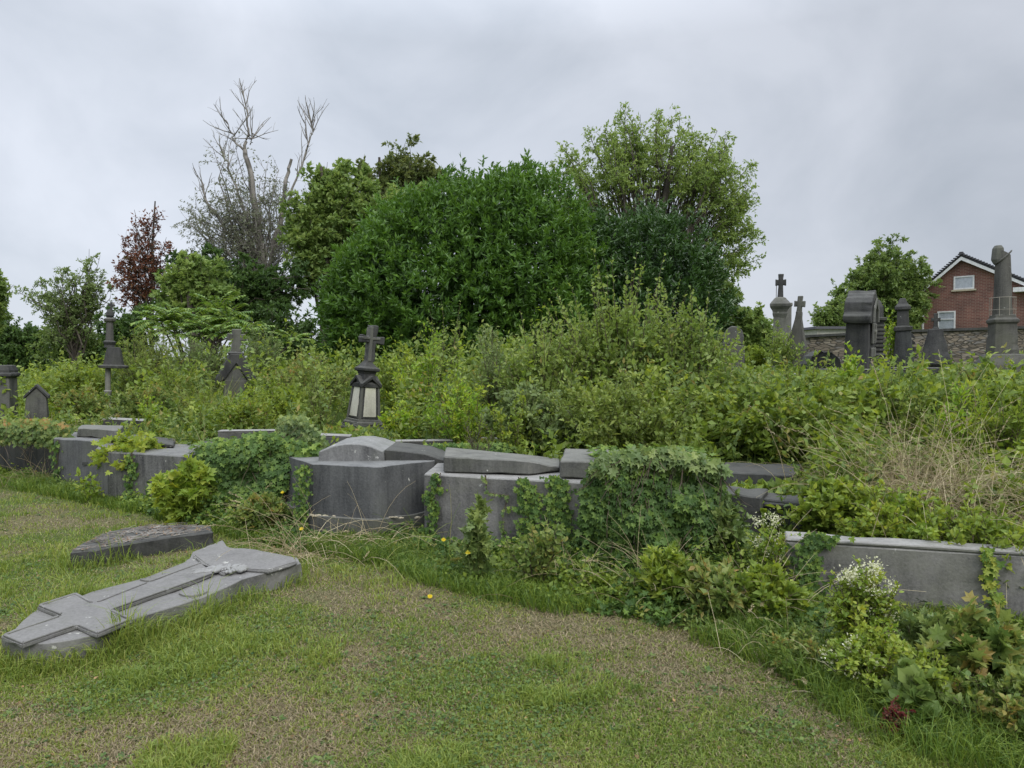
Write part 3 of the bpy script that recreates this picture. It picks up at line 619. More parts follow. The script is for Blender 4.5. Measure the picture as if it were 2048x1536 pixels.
        # follow the taper
vs_ = [v for v in bm.verts]
for v in vs_:
    f = 1-.2*(v.co.z-25*u)/(75*u); v.co.x *= f*1.06; v.co.y *= f*1.06
bm_obj('corner_shaft', bm, S_MID, t, .004)
for face in range(4):
    bm = bmesh.new(); z0, z1 = 30*u, 88*u; h0, h1 = 14.5*u, 11.5*u; d0 = (24-5.5*(5/75))*u+.004; d1 = (24-5.5*(63/75))*u+.004
    pts = [(-h0, -d0, z0), (h0, -d0, z0), (h1, -d1, z1), (-h1, -d1, z1)]
    R_ = Matrix.Rotation(face*math.pi/2, 4, 'Z'); a = [bm.verts.new(R_ @ Vector(p)) for p in pts]; b = [bm.verts.new(R_ @ Vector((p[0], p[1]+.02, p[2]))) for p in pts]
    bm.faces.new(a); bm.faces.new(b[::-1])
    for i in range(4): bm.faces.new((a[i], b[i], b[(i+1) % 4], a[(i+1) % 4]))
    bm_obj('plaque', bm, MARBLE, t, .003)
bm = bmesh.new(); gabled(bm, 22*u, 95*u, 112*u, 7*u, 2*u); loft(bm, [(92*u, 17*u, 17*u), (110*u, 13*u, 13*u), (116*u, 12*u, 12*u)]); bm_obj('gabled_hood', bm, S_DARK, t, .005)
bm = bmesh.new(); loft(bm, [(115*u, 13*u, 13*u), (119*u, 14*u, 14*u), (121*u, 18.5*u, 18.5*u), (126*u, 19*u, 19*u), (130*u, 14*u, 14*u), (138*u, 8.5*u, 8.5*u), (141*u, 7.5*u, 7.5*u)]); bm_obj('collar', bm, S_DARK, t, .006)
bm = bmesh.new(); slab(bm, crossprof(26*u, 74*u, 8*u, 38*u, 14*u, 1.2*u, 1.2*u), -7.5*u, 7.5*u, 139*u)
o_ = bm_obj('cross', bm, S_DARK, t, .018, seg=1); o_.rotation_euler = (0, .03, 0)
bm = bmesh.new(); slab(bm, crossprof(21*u, 69*u, 3.2*u, 43*u, 5*u, .5*u, 0), -8.6*u, 8.6*u, 140.5*u); bm_obj('cross_rib', bm, S_MID, t, .006)
# --- cross on double-gabled stone (left)
Y = 14; u = U(Y)
t = stand('gabled_cross_stone', 'small thick stone cross over a double gabled headstone, among bushes at left', 468, 830, Y, (.02, .04), .45)
bm = bmesh.new(); loft(bm, [(-.3, 24*u, 16*u), (70*u, 20*u, 13*u)]); bm_obj('headstone', bm, S_FAR, t, .01)
bm = bmesh.new(); slab(bm, [(-36*u, 62*u), (-36*u, 72*u), (-12*u, 122*u), (12*u, 122*u), (38*u, 78*u), (38*u, 64*u), (22*u, 70*u), (0, 104*u), (-20*u, 72*u)], -17*u, 17*u); bm_obj('gable', bm, S_DARK, t, .01)
bm = bmesh.new(); slab(bm, [(-24*u, 66*u), (0, 106*u), (24*u, 66*u)], -12*u, 12*u); bm_obj('tympanum', bm, S_MID, t, .004)
bm = bmesh.new(); loft(bm, [(120*u, 13*u, 13*u), (124*u, 15*u, 15*u), (127*u, 10*u, 10*u)]); bm_obj('collar', bm, S_DARK, t, .005)
bm = bmesh.new(); slab(bm, crossprof(17*u, 46*u, 8*u, 23*u, 13*u, 1.5*u, 1*u), -7*u, 7*u, 126*u); bm_obj('cross', bm, S_MID, t, .012)
# --- slender column with draped urn (left)
Y = 14.5; u = U(Y)
t = stand('urn_column', 'slender weathered column with a small cross-topped urn and leaning canopy, in the left bushes', 219, 850, Y, (0, .03), .35)
bm = bmesh.new(); loft(bm, [(-.3, 22*u, 22*u), (30*u, 18*u, 18*u), (34*u, 8*u, 8*u)]); bm_obj('base', bm, S_MID, t, .01)
bm = bmesh.new(); loft(bm, [(30*u, 9*u, 9*u), (60*u, 6*u, 6*u), (68*u, 7.5*u, 7.5*u), (70*u, 5*u, 5*u), (118*u, 5*u, 5*u)], k=10, cx=-4*u); bm_obj('pillar', bm, S_LIGHT, t, 0)
bm = bmesh.new(); loft(bm, [(114*u, 24*u, 17*u), (119*u, 25*u, 18*u), (121*u, 17*u, 14*u), (150*u, 12*u, 11*u), (156*u, 10*u, 10*u)], cx=6*u); bm_obj('canopy', bm, S_DARK, t, .006)
bm = bmesh.new(); loft(bm, [(155*u, 10*u, 10*u), (160*u, 9*u, 9*u), (164*u, 11*u, 11*u), (167*u, 11.5*u, 11.5*u), (169*u, 8*u, 8*u)], k=12, cx=-2*u); bm_obj('capital', bm, S_DARK, t, 0)
bm = bmesh.new(); loft(bm, [(168*u, 7.5*u, 7.5*u), (205*u, 6*u, 6*u), (208*u, 10*u, 10*u), (212*u, 11*u, 11*u), (215*u, 6*u, 6*u)], k=12, cx=-2*u); bm_obj('shaft', bm, S_FAR, t, 0)
bm = bmesh.new(); loft(bm, [(214*u, 4*u, 4*u), (219*u, 8*u, 8*u), (225*u, 7*u, 7*u), (232*u, 3*u, 3*u)], k=12, cx=-2*u); slab(bm, crossprof(6*u, 16*u, 1.8*u, 8*u, 4*u), -2*u, 2*u, 230*u); bm_obj('urn', bm, S_DARK, t, 0)
# --- edge pedestal, small gabled stone
Y = 13.5; u = U(Y)
t = stand('square_pedestal', 'dark square stone pedestal with a stepped cap, cut by the left edge', 2, 850, Y, (0, 0), .3)
bm = bmesh.new(); loft(bm, [(-.3, 24*u, 24*u), (95*u, 23*u, 23*u)]); bm_obj('shaft', bm, S_MID, t, .01)
bm = bmesh.new(); loft(bm, [(95*u, 24*u, 24*u), (99*u, 28*u, 28*u), (104*u, 28*u, 28*u), (105*u, 25*u, 25*u), (110*u, 25*u, 25*u), (120*u, 21*u, 21*u)]); bm_obj('stepped_cap', bm, S_DARK, t, .006)
Y = 12.5; u = U(Y)
t = stand('small_headstone', 'small house-shaped headstone with a gabled top, low at far left', 74, 850, Y, (0, .02), .5, 'gravestone')
bm = bmesh.new(); slab(bm, [(-22*u, -20*u), (-17*u, 56*u), (0, 76*u), (17*u, 56*u), (22*u, -20*u)], -16*u, 16*u); bm_obj('stone', bm, S_MID, t, .01)
bm = bmesh.new(); slab(bm, [(-21*u, 53*u), (-21*u, 59*u), (0, 82*u), (21*u, 59*u), (21*u, 53*u), (0, 76.5*u)], -19*u, 19*u); bm_obj('gable_cap', bm, S_DARK, t, .005)
# --- arched block right of centre
Y = 11.5; u = U(Y)
t = stand('block_headstone', 'squat streaked headstone with a broken arched top, in the weeds right of the tall shrub', 1463, 745, Y, (0, .03), -.3, 'gravestone')
bm = bmesh.new(); loft(bm, [(-.4, 28*u, 15*u), (6*u, 28*u, 15*u), (8*u, 24*u, 12*u), (55*u, 23*u, 11*u)]); bm_obj('stone', bm, S_FAR, t, .01)
bm = bmesh.new(); slab(bm, [(-20*u, 55*u), (-19*u, 74*u), (-13*u, 86*u), (-3*u, 92*u), (9*u, 91*u), (17*u, 84*u), (20*u, 72*u), (20*u, 55*u)], -11*u, 10*u); bm_obj('arched_top', bm, S_MID, t, .012)
# --- pedestal with crucifix (1555) and twin (1588)
Y = 15; u = U(Y)
t = stand('crucifix_pedestal', 'tall square pedestal with moulded cornice carrying a small chipped cross, against the sky', 1556, 760, Y, (0, .015), -.35); t.scale = (.78, .78, 1)
bm = bmesh.new(); loft(bm, [(-.3, 25*u, 25*u), (60*u, 20*u, 20*u), (62*u, 17*u, 17*u), (125*u, 15*u, 15*u)]); bm_obj('shaft', bm, S_MID, t, .01)
bm = bmesh.new(); loft(bm, [(124*u, 15*u, 15*u), (132*u, 18*u, 18*u), (135*u, 17*u, 17*u), (140*u, 19*u, 19*u), (146*u, 24*u, 24*u), (151*u, 25*u, 25*u), (155*u, 21*u, 21*u), (163*u, 13*u, 13*u), (165*u, 8*u, 8*u)]); bm_obj('cornice', bm, S_MID, t, .006)
bm = bmesh.new(); slab(bm, crossprof(13*u, 48*u, 5.5*u, 26*u, 10*u, 2*u, 1.5*u), -5*u, 5*u, 163*u); bm_obj('cross', bm, S_DARK, t, .012)
bm = bmesh.new(); loft(bm, [(163*u, .008, .008), (190*u, .008, .008)], cx=-10*u); bm_obj('iron_rod', bm, BARK, t, 0)
t = stand('gabled_cross_pillar', 'lower cross on a flaring pillar just right of the crucifix pedestal', 1588, 760, Y+.4, (0, .06), -.6); t.scale = (.78, .78, 1)
bm = bmesh.new(); loft(bm, [(-.3, 30*u, 20*u), (70*u, 24*u, 15*u), (100*u, 14*u, 11*u), (125*u, 8*u, 8*u), (140*u, 7*u, 7*u)]); bm_obj('pillar', bm, S_FAR, t, .01)
bm = bmesh.new(); slab(bm, crossprof(13*u, 34*u, 5.5*u, 12*u, 11*u, 1*u, 1*u), -6*u, 6*u, 138*u); bm_obj('cross', bm, S_MID, t, .012)
t = stand('plain_pillar', 'pale square pillar standing between the two crosses on the skyline', 1573, 760, Y+1.2, (0, 0), -.3)
bm = bmesh.new(); loft(bm, [(-.3, 9*u, 9*u), (158*u, 8*u, 8*u), (160*u, 10*u, 10*u), (166*u, 10*u, 10*u)]); bm_obj('pillar', bm, S_LIGHT, t, .008)
# --- chapel-shaped stele
Y = 11.2; u = U(Y)
t = stand('chapel_stele', 'large chapel-shaped stele with a thick roof and carved front, seen from the side', 1716, 775, Y, (.03, -.04), .95)
bm = bmesh.new(); loft(bm, [(-.4, 37*u, 24*u), (128*u, 33*u, 21*u)]); bm_obj('body', bm, S_DARK, t, .012)
pr = [(-43*u, 128*u), (-46*u, 134*u), (-46*u, 142*u), (-40*u, 146*u), (-36*u, 150*u), (-34*u, 168*u), (-24*u, 178*u), (-6*u, 188*u), (0, 194*u), (6*u, 188*u), (24*u, 178*u), (34*u, 168*u), (36*u, 150*u), (40*u, 146*u), (46*u, 142*u), (46*u, 134*u), (43*u, 128*u)]
bm = bmesh.new(); slab(bm, pr, -25*u, 25*u); bm_obj('roof', bm, S_DARK, t, .01)
bm = bmesh.new(); slab(bm, [(-30*u, 130*u), (-24*u, 158*u), (0, 178*u), (24*u, 158*u), (30*u, 130*u), (22*u, 130*u), (17*u, 152*u), (0, 167*u), (-17*u, 152*u), (-22*u, 130*u)], -29*u, -25.4*u); bm_obj('carved_gable', bm, S_MID, t, .004)
bm = bmesh.new()
for k, (a, b, hh) in enumerate([(36, 54, 22), (62, 80, 22), (88, 128, 17)]): loft(bm, [(a*u, hh*u, 2*u), (b*u, (hh-1)*u, 2*u)], cy=-24.5*u)
bm_obj('front_panels', bm, S_MID, t, .006)
bm = bmesh.new(); slab(bm, crossprof(9*u, 36*u, 2.6*u, 20*u, 5*u), -29*u, -26*u, 90*u); bm_obj('carved_cross', bm, S_LIGHT, t, .003)
# --- baluster with pointed finial
Y = 11.6; u = U(Y)
t = stand('pointed_finial', 'dark lantern-like monument with a flat slab and a pointed finial, right of the chapel stele', 1754, 780, Y, (0, 0), -.4)
bm = bmesh.new(); loft(bm, [(-.3, 24*u, 24*u), (55*u, 22*u, 22*u), (62*u, 19*u, 19*u), (66*u, 12*u, 12*u)], k=12); bm_obj('drum', bm, S_DARK, t, 0)
bm = bmesh.new(); loft(bm, [(65*u, 12*u, 12*u), (70*u, 14*u, 14*u), (74*u, 9*u, 9*u), (135*u, 10*u, 10*u), (138*u, 13*u, 13*u)]); bm_obj('shaft', bm, S_DARK, t, .006)
bm = bmesh.new()
for q_ in range(7): loft(bm, [((78+q_*8)*u, 11*u, 11*u), ((82+q_*8)*u, 11.6*u, 11.6*u)])
bm_obj('ribs', bm, S_MID, t, .003)
bm = bmesh.new(); loft(bm, [(138*u, 18*u, 16*u), (144*u, 19*u, 17*u)], cx=-4*u); bm_obj('slab', bm, S_MID, t, .006)
bm = bmesh.new(); loft(bm, [(144*u, 9.5*u, 9.5*u), (165*u, 9*u, 9*u), (174*u, 5.5*u, 5.5*u), (180*u, 1.5*u, 1.5*u)], k=12); bm_obj('finial', bm, S_DARK, t, 0)
# --- leaning gothic column
Y = 12.2; u = U(Y)
t = stand('gothic_pillar', 'dark leaning gothic pillar with buttresses and battered cap, before the house gable', 1808, 780, Y, (0, -.03), -.5)
bm = bmesh.new(); loft(bm, [(-.3, 24*u, 22*u), (40*u, 20*u, 18*u), (95*u, 15*u, 14*u), (120*u, 13*u, 12*u)]); bm_obj('shaft', bm, S_BLACK, t, .01)
bm = bmesh.new(); loft(bm, [(118*u, 16*u, 15*u), (126*u, 17*u, 16*u), (128*u, 11*u, 11*u), (158*u, 10*u, 10*u), (160*u, 14*u, 14*u), (166*u, 14*u, 14*u), (172*u, 9*u, 9*u), (183*u, 5*u, 5*u)]); bm_obj('cap', bm, S_DARK, t, .006)
bm = bmesh.new()
for k in range(6): slab(bm, [(13*u, (40+k*13)*u), (28*u-k*1.6*u, (38+k*13)*u), (27*u-k*1.6*u, (43+k*13)*u), (13*u, (50+k*13)*u)], -12*u+k*.4*u, 12*u-k*.4*u)
bm_obj('buttress', bm, S_DARK, t, .004)
# --- pyramid with small cross
Y = 11.0; u = U(Y)
t = stand('pyramid_headstone', 'gabled dark headstone like a little roof, topped by a stubby cross, before the rubble wall', 1869, 775, Y, (0, 0), -.5)
bm = bmesh.new(); loft(bm, [(-.4, 17*u, 14*u), (48*u, 16*u, 13*u)]); bm_obj('body', bm, S_MID, t, .01)
bm = bmesh.new(); loft(bm, [(46*u, 27*u, 22*u), (52*u, 27*u, 22*u), (112*u, 13*u, 9*u), (117*u, 12*u, 8*u)]); bm_obj('steep_roof', bm, S_DARK, t, .008)
bm = bmesh.new(); loft(bm, [(116*u, 7*u, 6*u), (121*u, 4*u, 4*u)]); slab(bm, crossprof(8*u, 28*u, 3.6*u, 12*u, 7*u, .8*u, .5*u), -3.5*u, 3.5*u, 120*u); bm_obj('cross', bm, S_DARK, t, .006)
# --- tall broken column at right
Y = 10.8; u = U(Y)
t = stand('broken_column', 'tall broken grey column with draped top and wire ring at the right edge', 2003, 790, Y, (0, -.01), -.25)
bm = bmesh.new(); loft(bm, [(-.6, 46*u, 40*u), (60*u, 42*u, 36*u), (66*u, 38*u, 34*u), (82*u, 28*u, 28*u)]); bm_obj('base', bm, S_FAR, t, .015)
bm = bmesh.new(); loft(bm, [(80*u, 22*u, 22*u), (142*u, 19*u, 19*u), (144*u, 22*u, 22*u), (150*u, 22*u, 22*u), (154*u, 18*u, 18*u), (160*u, 17*u, 17*u)]); bm_obj('pedestal', bm, S_FAR, t, .008)
bm = bmesh.new(); rings = [(158*u, 17.5*u), (180*u, 16*u), (230*u, 14.5*u), (285*u, 12.5*u)]
loft(bm, [(z, r, r) for z, r in rings], k=20)
top_ = [v for v in bm.verts if v.co.z > 284*u]
for v in top_: v.co.z += (-v.co.x*.55 + (.012 if v.co.y > 0 else -.01))
bm_obj('shaft', bm, S_FAR, t, 0)
bm = bmesh.new(); torus_(bm, 13.4*u, 2.4*u, 277*u, 26, 7, 1.9, 5.6, 1, 1)
for v in bm.verts: v.co.z += v.co.x*.9-2*u
bm_obj('carved_drape', bm, S_FAR, t, 0)
bm = bmesh.new(); loft(bm, [(262*u, 8*u, 9*u), (270*u, 12*u, 11*u), (292*u, 10*u, 10*u), (298*u, 6*u, 7*u)], k=9, cx=-9*u); bm_obj('broken_top', bm, S_MID, t, .004)
bm = bmesh.new(); torus_(bm, 22*u, .45*u, 194*u, 28, 4); torus_(bm, 22.5*u, .35*u, 170*u, 28, 4)
for k in range(8):
    a = k*math.pi/4+.2; loft(bm, [(158*u, .35*u, .35*u), (195*u, .35*u, .35*u)], cx=22.2*u*math.cos(a), cy=22.2*u*math.sin(a))
bm_obj('wire_ring', bm, plain('wire', (.30, .27, .22)), t, 0)
# dark mound stone left of chapel stele
Y = 11.8; u = U(Y)
t = stand('rounded_headstone', 'low round-topped black headstone half hidden left of the chapel stele', 1640, 770, Y, (0, 0), .2, 'gravestone')
bm = bmesh.new(); slab(bm, [(-38*u, -20*u), (-38*u, 42*u), (-28*u, 58*u), (-8*u, 68*u), (16*u, 66*u), (34*u, 52*u), (40*u, 30*u), (40*u, -20*u)], -14*u, 14*u); bm_obj('stone', bm, S_BLACK, t, .02)

# ============================================================ boundary wall and house
def rubblemat():
    m, N, L, o = nodes('rubble_wall'); t = N.new('ShaderNodeTexCoord'); mp = N.new('ShaderNodeMapping'); mp.inputs['Scale'].default_value = (1, 1, 3.0)
    L.new(t.outputs['Object'], mp.inputs[0]); v = N.new('ShaderNodeTexVoronoi'); v.inputs['Scale'].default_value = 4.2; L.new(mp.outputs[0], v.inputs[0])
    e = N.new('ShaderNodeTexVoronoi'); e.feature = 'DISTANCE_TO_EDGE'; e.inputs['Scale'].default_value = 4.2; L.new(mp.outputs[0], e.inputs[0])
    s = N.new('ShaderNodeSeparateColor'); L.new(v.outputs['Color'], s.inputs[0])
    c = ramp(N, L, s.outputs[0], [(.05, (.10, .085, .065)), (.4, (.20, .165, .125)), (.7, (.27, .23, .18)), (.95, (.16, .15, .14))])
    ef = ramp(N, L, e.outputs['Distance'], [(.02, (0, 0, 0)), (.09, (1, 1, 1))])
    x = N.new('ShaderNodeMix'); x.data_type = 'RGBA'; L.new(ef, x.inputs[0]); x.inputs[6].default_value = (.10, .09, .075, 1); L.new(c, x.inputs[7])
    p = N.new('ShaderNodeBsdfPrincipled'); L.new(x.outputs[2], p.inputs['Base Color']); p.inputs['Roughness'].default_value = .95
    b = N.new('ShaderNodeBump'); b.inputs['Strength'].default_value = 1; b.inputs['Distance'].default_value = .05; L.new(ef, b.inputs['Height']); L.new(b.outputs[0], p.inputs['Normal'])
    L.new(p.outputs[0], o.inputs[0]); return m
a = at(1596, 676, 27); b = at(1800, 668, 25.5); c = at(2120, 655, 23.5)
wt = thing('boundary_wall', 'brown rubble stone cemetery wall with a thin coping, in front of the brick house', 'wall', tuple(a))
bm = bmesh.new(); prism(bm, [(a[0], a[1]), (b[0], b[1]), (c[0]+4, c[1]-1), (c[0]+4, c[1]-.5), (b[0], b[1]+.4), (a[0], a[1]+.4)], .5, [a[2], b[2]+.05, c[2]+.1, c[2]+.1, b[2]+.05, a[2]])
bm_obj('wall', bm, rubblemat(), wt, 0, True)
bm = bmesh.new(); prism(bm, [(a[0]-.1, a[1]-.08), (b[0], b[1]-.08), (c[0]+4, c[1]-1.08), (c[0]+4, c[1]-.42), (b[0], b[1]+.48), (a[0]-.1, a[1]+.48)], [a[2]+.003, b[2]+.053, c[2]+.103, c[2]+.103, b[2]+.053, a[2]+.003], [a[2]+.09, b[2]+.14, c[2]+.19, c[2]+.19, b[2]+.14, a[2]+.09])
bm_obj('coping', bm, S_DARK, wt, 0, True)

def brickmat():
    m, N, L, o = nodes('red_brick'); t = N.new('ShaderNodeTexCoord'); s = N.new('ShaderNodeSeparateXYZ'); L.new(t.outputs['Object'], s.inputs[0])
    cb = N.new('ShaderNodeCombineXYZ'); L.new(s.outputs[0], cb.inputs[0]); L.new(s.outputs[2], cb.inputs[1])
    br = N.new('ShaderNodeTexBrick'); L.new(cb.outputs[0], br.inputs[0]); br.inputs['Scale'].default_value = 1
    br.inputs['Brick Width'].default_value = .30; br.inputs['Row Height'].default_value = .10; br.inputs['Mortar Size'].default_value = .012
    br.inputs['Color1'].default_value = (.135, .056, .045, 1); br.inputs['Color2'].default_value = (.205, .086, .066, 1); br.inputs['Mortar'].default_value = (.26, .20, .17, 1)
    z = N.new('ShaderNodeTexNoise'); z.inputs['Scale'].default_value = 1.2; z.inputs['Detail'].default_value = 5; L.new(t.outputs['Object'], z.inputs[0])
    c = ramp(N, L, z.outputs[0], [(.3, (.72, .72, .72)), (.7, (1.15, 1.1, 1.05))]); x = N.new('ShaderNodeMix'); x.data_type = 'RGBA'; x.blend_type = 'MULTIPLY'; x.inputs[0].default_value = 1
    L.new(br.outputs[0], x.inputs[6]); L.new(c, x.inputs[7])
    p = N.new('ShaderNodeBsdfPrincipled'); L.new(x.outputs[2], p.inputs['Base Color']); p.inputs['Roughness'].default_value = .9; L.new(p.outputs[0], o.inputs[0]); return m
BR = brickmat(); WHITE = plain('white_paint', (.72, .72, .72), .5); ROOF = plain('slate_tiles', (.045, .045, .05), .7)
GLASS = plain('glass', (.42, .45, .50), .12, .8)
# local frame: x along the gable (towards the camera side = right), -y faces the cemetery
P0 = np.array([28.0, 50.0]); P1 = np.array([28+.7*6.95, 50-.714*6.95]); dv = (P1-P0)/np.linalg.norm(P1-P0); yaw = math.atan2(dv[1], dv[0])
hs = thing('brick_house', 'red brick house gable with white bargeboards and two white windows behind the cemetery wall', 'house', (28, 50, 0), (0, 0, yaw))
Wd = float(np.linalg.norm(P1-P0)); EZ = 5.75; ER = 6.29; AX = 3.09; AZ = 8.6
bm = bmesh.new(); slab(bm, [(0, -.5), (Wd, -.5), (Wd, ER), (AX, AZ-.12), (0, EZ)], 0, 11); bm_obj('wall', bm, BR, hs, 0)
bm = bmesh.new(); r_ = .42
zl, zr_ = EZ-r_*.9, ER-r_*.58
pr = [(-r_, zl+.02), (AX, AZ-.10), (Wd+r_, zr_+.02), (Wd+r_, zr_+.18), (AX, AZ+.08), (-r_, zl+.18)]
slab(bm, pr, -.35, 11.3); rf = bm_obj('roof', bm, ROOF, hs, 0)
bm = bmesh.new()
for k in range(2):
    for j in range(26):
        f = (j+.5)/26; x = AX+f*((Wd-AX+r_) if k else -(AX+r_)); z = AZ+.10-f*(AZ+.08-((zr_ if k else zl)+.18))
        loft(bm, [(z-.03, .12, .10), (z+.035, .10, .09)], cx=x, cy=-.33)
loft(bm, [(AZ+.04, .14, .12), (AZ+.2, .10, .10)], cx=AX, cy=-.3); bm_obj('verge_tiles', bm, ROOF, rf, 0)
bm = bmesh.new()
for s_ in (-1, 1):
    x0, x1 = AX, (Wd+r_ if s_ > 0 else -r_); z0, z1 = AZ-.11, (zr_ if s_ > 0 else zl)+.01
    slab(bm, [(x0, z0), (x1, z1), (x1, z1-.20), (x0, z0-.23)][::s_], -.365, -.32)
bm_obj('bargeboard', bm, WHITE, hs, 0)
def wx(px): k = (px-1024)/F_PX; return (50*k-28)/(.7+.714*k)
def window(x0, x1, z0, z1, bars):
    bm = bmesh.new(); e = .09
    for (a, b, c, d) in [(x0, x1, z1-e, z1), (x0, x1, z0, z0+e), (x0, x0+e, z0+e, z1-e), (x1-e, x1, z0+e, z1-e)]+[(x0+e, x1-e, z0+(z1-z0)*q-.035, z0+(z1-z0)*q+.035) for q in bars]:
        loft(bm, [(c, (b-a)/2, .05), (d, (b-a)/2, .05)], cx=(a+b)/2, cy=-.02)
    f = bm_obj('window', bm, WHITE, hs, 0)
    bm = bmesh.new(); loft(bm, [(z0+.02, (x1-x0)/2-.03, .01), (z1-.02, (x1-x0)/2-.03, .01)], cx=(x0+x1)/2, cy=-.015); bm_obj('pane', bm, GLASS, f, 0)
    bm = bmesh.new(); loft(bm, [(z0-.12, (x1-x0)/2+.12, .09), (z0-.005, (x1-x0)/2+.12, .08)], cx=(x0+x1)/2, cy=-.03); bm_obj('sill', bm, MORTAR, f, 0)
window(wx(1904), wx(1945), 6.33, 7.22, [])
window(wx(1873), wx(1909), 3.2, 4.92, [.68])
bm = bmesh.new(); x_ = wx(1845)
loft(bm, [(1, .05, .05), (5.25, .05, .05)], cx=x_, cy=-.1); loft(bm, [(5.2, (x_+.3)/2, .06), (5.32, (x_+.3)/2, .06)], cx=(x_-.3)/2+.0, cy=-.102)
slab(bm, [(-.3, 4.3), (-.3, 4.18), (x_-.05, 3.3), (x_-.05, 3.42)][::-1], -.16, -.08); bm_obj('downpipe', bm, WHITE, hs, 0)
bm = bmesh.new(); slab(bm, [(Wd+.01, -.5), (Wd+7, -.5), (Wd+7, 5.8), (Wd+.01, 5.8)], .3, 7); bm_obj('side_wing', bm, BR, hs, 0)
bm = bmesh.new(); slab(bm, [(Wd-.9, 5.92), (Wd+7.1, 5.92), (Wd+7.1, 6.2), (Wd-.9, 6.2)], -.6, 7.2); bm_obj('white_fascia', bm, WHITE, hs, 0)
# low shed roof behind the wall
sh = thing('garden_shed', 'low pale shed with dark flat roof showing over the rubble wall', 'shed', (float(at(1662, 660, 34)[0]), 34, 0))
zt = at(1662, 655, 34)[2]; bm = bmesh.new(); loft(bm, [(0, 1.1, 1.0), (zt-.12, 1.1, 1.0)]); bm_obj('wall', bm, plain('render_paint', (.5, .48, .44)), sh, 0)
bm = bmesh.new(); loft(bm, [(zt-.115, 1.25, 1.2), (zt, 1.2, 1.15)]); bm_obj('roof', bm, ROOF, sh, 0)
# ============================================================ trees
def inell(rng, n, e, bias=.45):
    v = rvec(rng, n)*(rng.random(n)**bias)[:, None]; return e[0]+v*e[1]
def ells(lst, Y, dr=.8):
    o = []
    for cx, cy, rx, ry in lst:
        u = U(Y); o.append((at(cx, cy, Y), np.array([rx*u, (rx+ry)/2*u*dr, ry*u])))
    return o
def tree(name, label, px, Y, el, leaf, bark, seed, nb=60, nt=9, nl=14, lsz=.1, T=OV2, r0=.2, att=(.25, .8), ttop=None, tw=.13, droop=.1, lw=1.0, cat='tree', lup=.15, group=None, limb=.34, nbz=.5, leafprob=1.0, gap=None):
    rng = np.random.default_rng(seed); E = ells(el, Y); base = at(px, 700, Y); base[2] = tz(base[0], base[1])-.2
    t = thing(name, label, cat, tuple(base), group=group)
    w = np.array([e[1].prod() for e in E]); w = w**.7; w /= w.sum(); cnt = rng.multinomial(nb, w)
    Tg = np.concatenate([inell(rng, c, e, nbz) for c, e in zip(cnt, E) if c]); Tg = Tg[Tg[:, 2] > base[2]+.5]; n = len(Tg)
    if gap:
        gx, gy, gr, gs = gap; qx, qy = topx(Tg); ins = ((qx-gx)/gr)**2+((qy-gy)/gs)**2 < 1; Tg = Tg[~ins | (rng.random(n) < .10)]; n = len(Tg)
    top = max((e[0][2]+.35*e[1][2]) for e in E) if ttop is None else at(px, ttop, Y)[2]
    hz = top-base[2]; cx = np.mean([e[0][0] for e in E]); tr = curves(rng, base[None], np.array([[0, 0, 1.]])+np.array([[(cx-base[0])*.03, 0, 0]]), np.array([hz]), 10, 0, .05)
    ft = rng.uniform(att[0], att[1], n); 
    ft = np.minimum(ft, np.clip((Tg[:, 2]-base[2])/hz*.8, .08, 1)); idx = ft*9; i = np.minimum(idx.astype(int), 8); A = tr[0, i]*(1-(idx-i))[:, None]+tr[0, i+1]*(idx-i)[:, None]
    dlt = Tg-A; ln = np.linalg.norm(dlt, axis=1)[:, None]; Cc = A+dlt*.45+np.array([0, 0, 1.])*ln*.12+rng.normal(0, .06, (n, 3))*ln
    s = np.linspace(0, 1, 9)[None, :, None]; B = A[:, None]*(1-s)**2+2*s*(1-s)*Cc[:, None]+s*s*Tg[:, None]
    B[:, 1:-1] += rng.normal(0, .018, B[:, 1:-1].shape)*ln[:, :, None]
    wood = TM(); tubes(wood, tr, r0, r0*.25, 8); tubes(wood, B, np.clip(ln[:, 0]*.010, .010, .08), .006, 4)
    size = float(np.mean([e[1][0] for e in E]))
    Tw, ti = grow(rng, B, nt, size*tw*2, limb, 1, .62, .12, 5, droop, .2)
    tubes(wood, Tw, .008, .003, 3)
    T2, t2 = grow(rng, Tw, 2, size*tw, .2, 1, .6, .1, 4, droop, .2)
    wood.build('trunk', bark, t, True)
    fo = TM(); cl = rng.random(len(B)); ca = np.clip(cl[ti]*.6+rng.random(len(Tw))*.4, 0, 1)
    if leafprob < 1: kk = rng.random(len(Tw)) < leafprob; kb = kk[t2]; Twl, T2l, ca1, ca2 = Tw[kk], T2[kb], ca[kk], ca[t2][kb]
    else: Twl, T2l, ca1, ca2 = Tw, T2, ca, ca[t2]
    leafon(rng, fo, T, Twl, nl//2, lsz, .1, 1, .8, lup-droop, .8, ca1, lw); leafon(rng, fo, T, T2l, nl//2, lsz, .05, 1, .8, lup-droop, .8, ca2, lw)
    fo.build('crown', leaf, t, True); return t
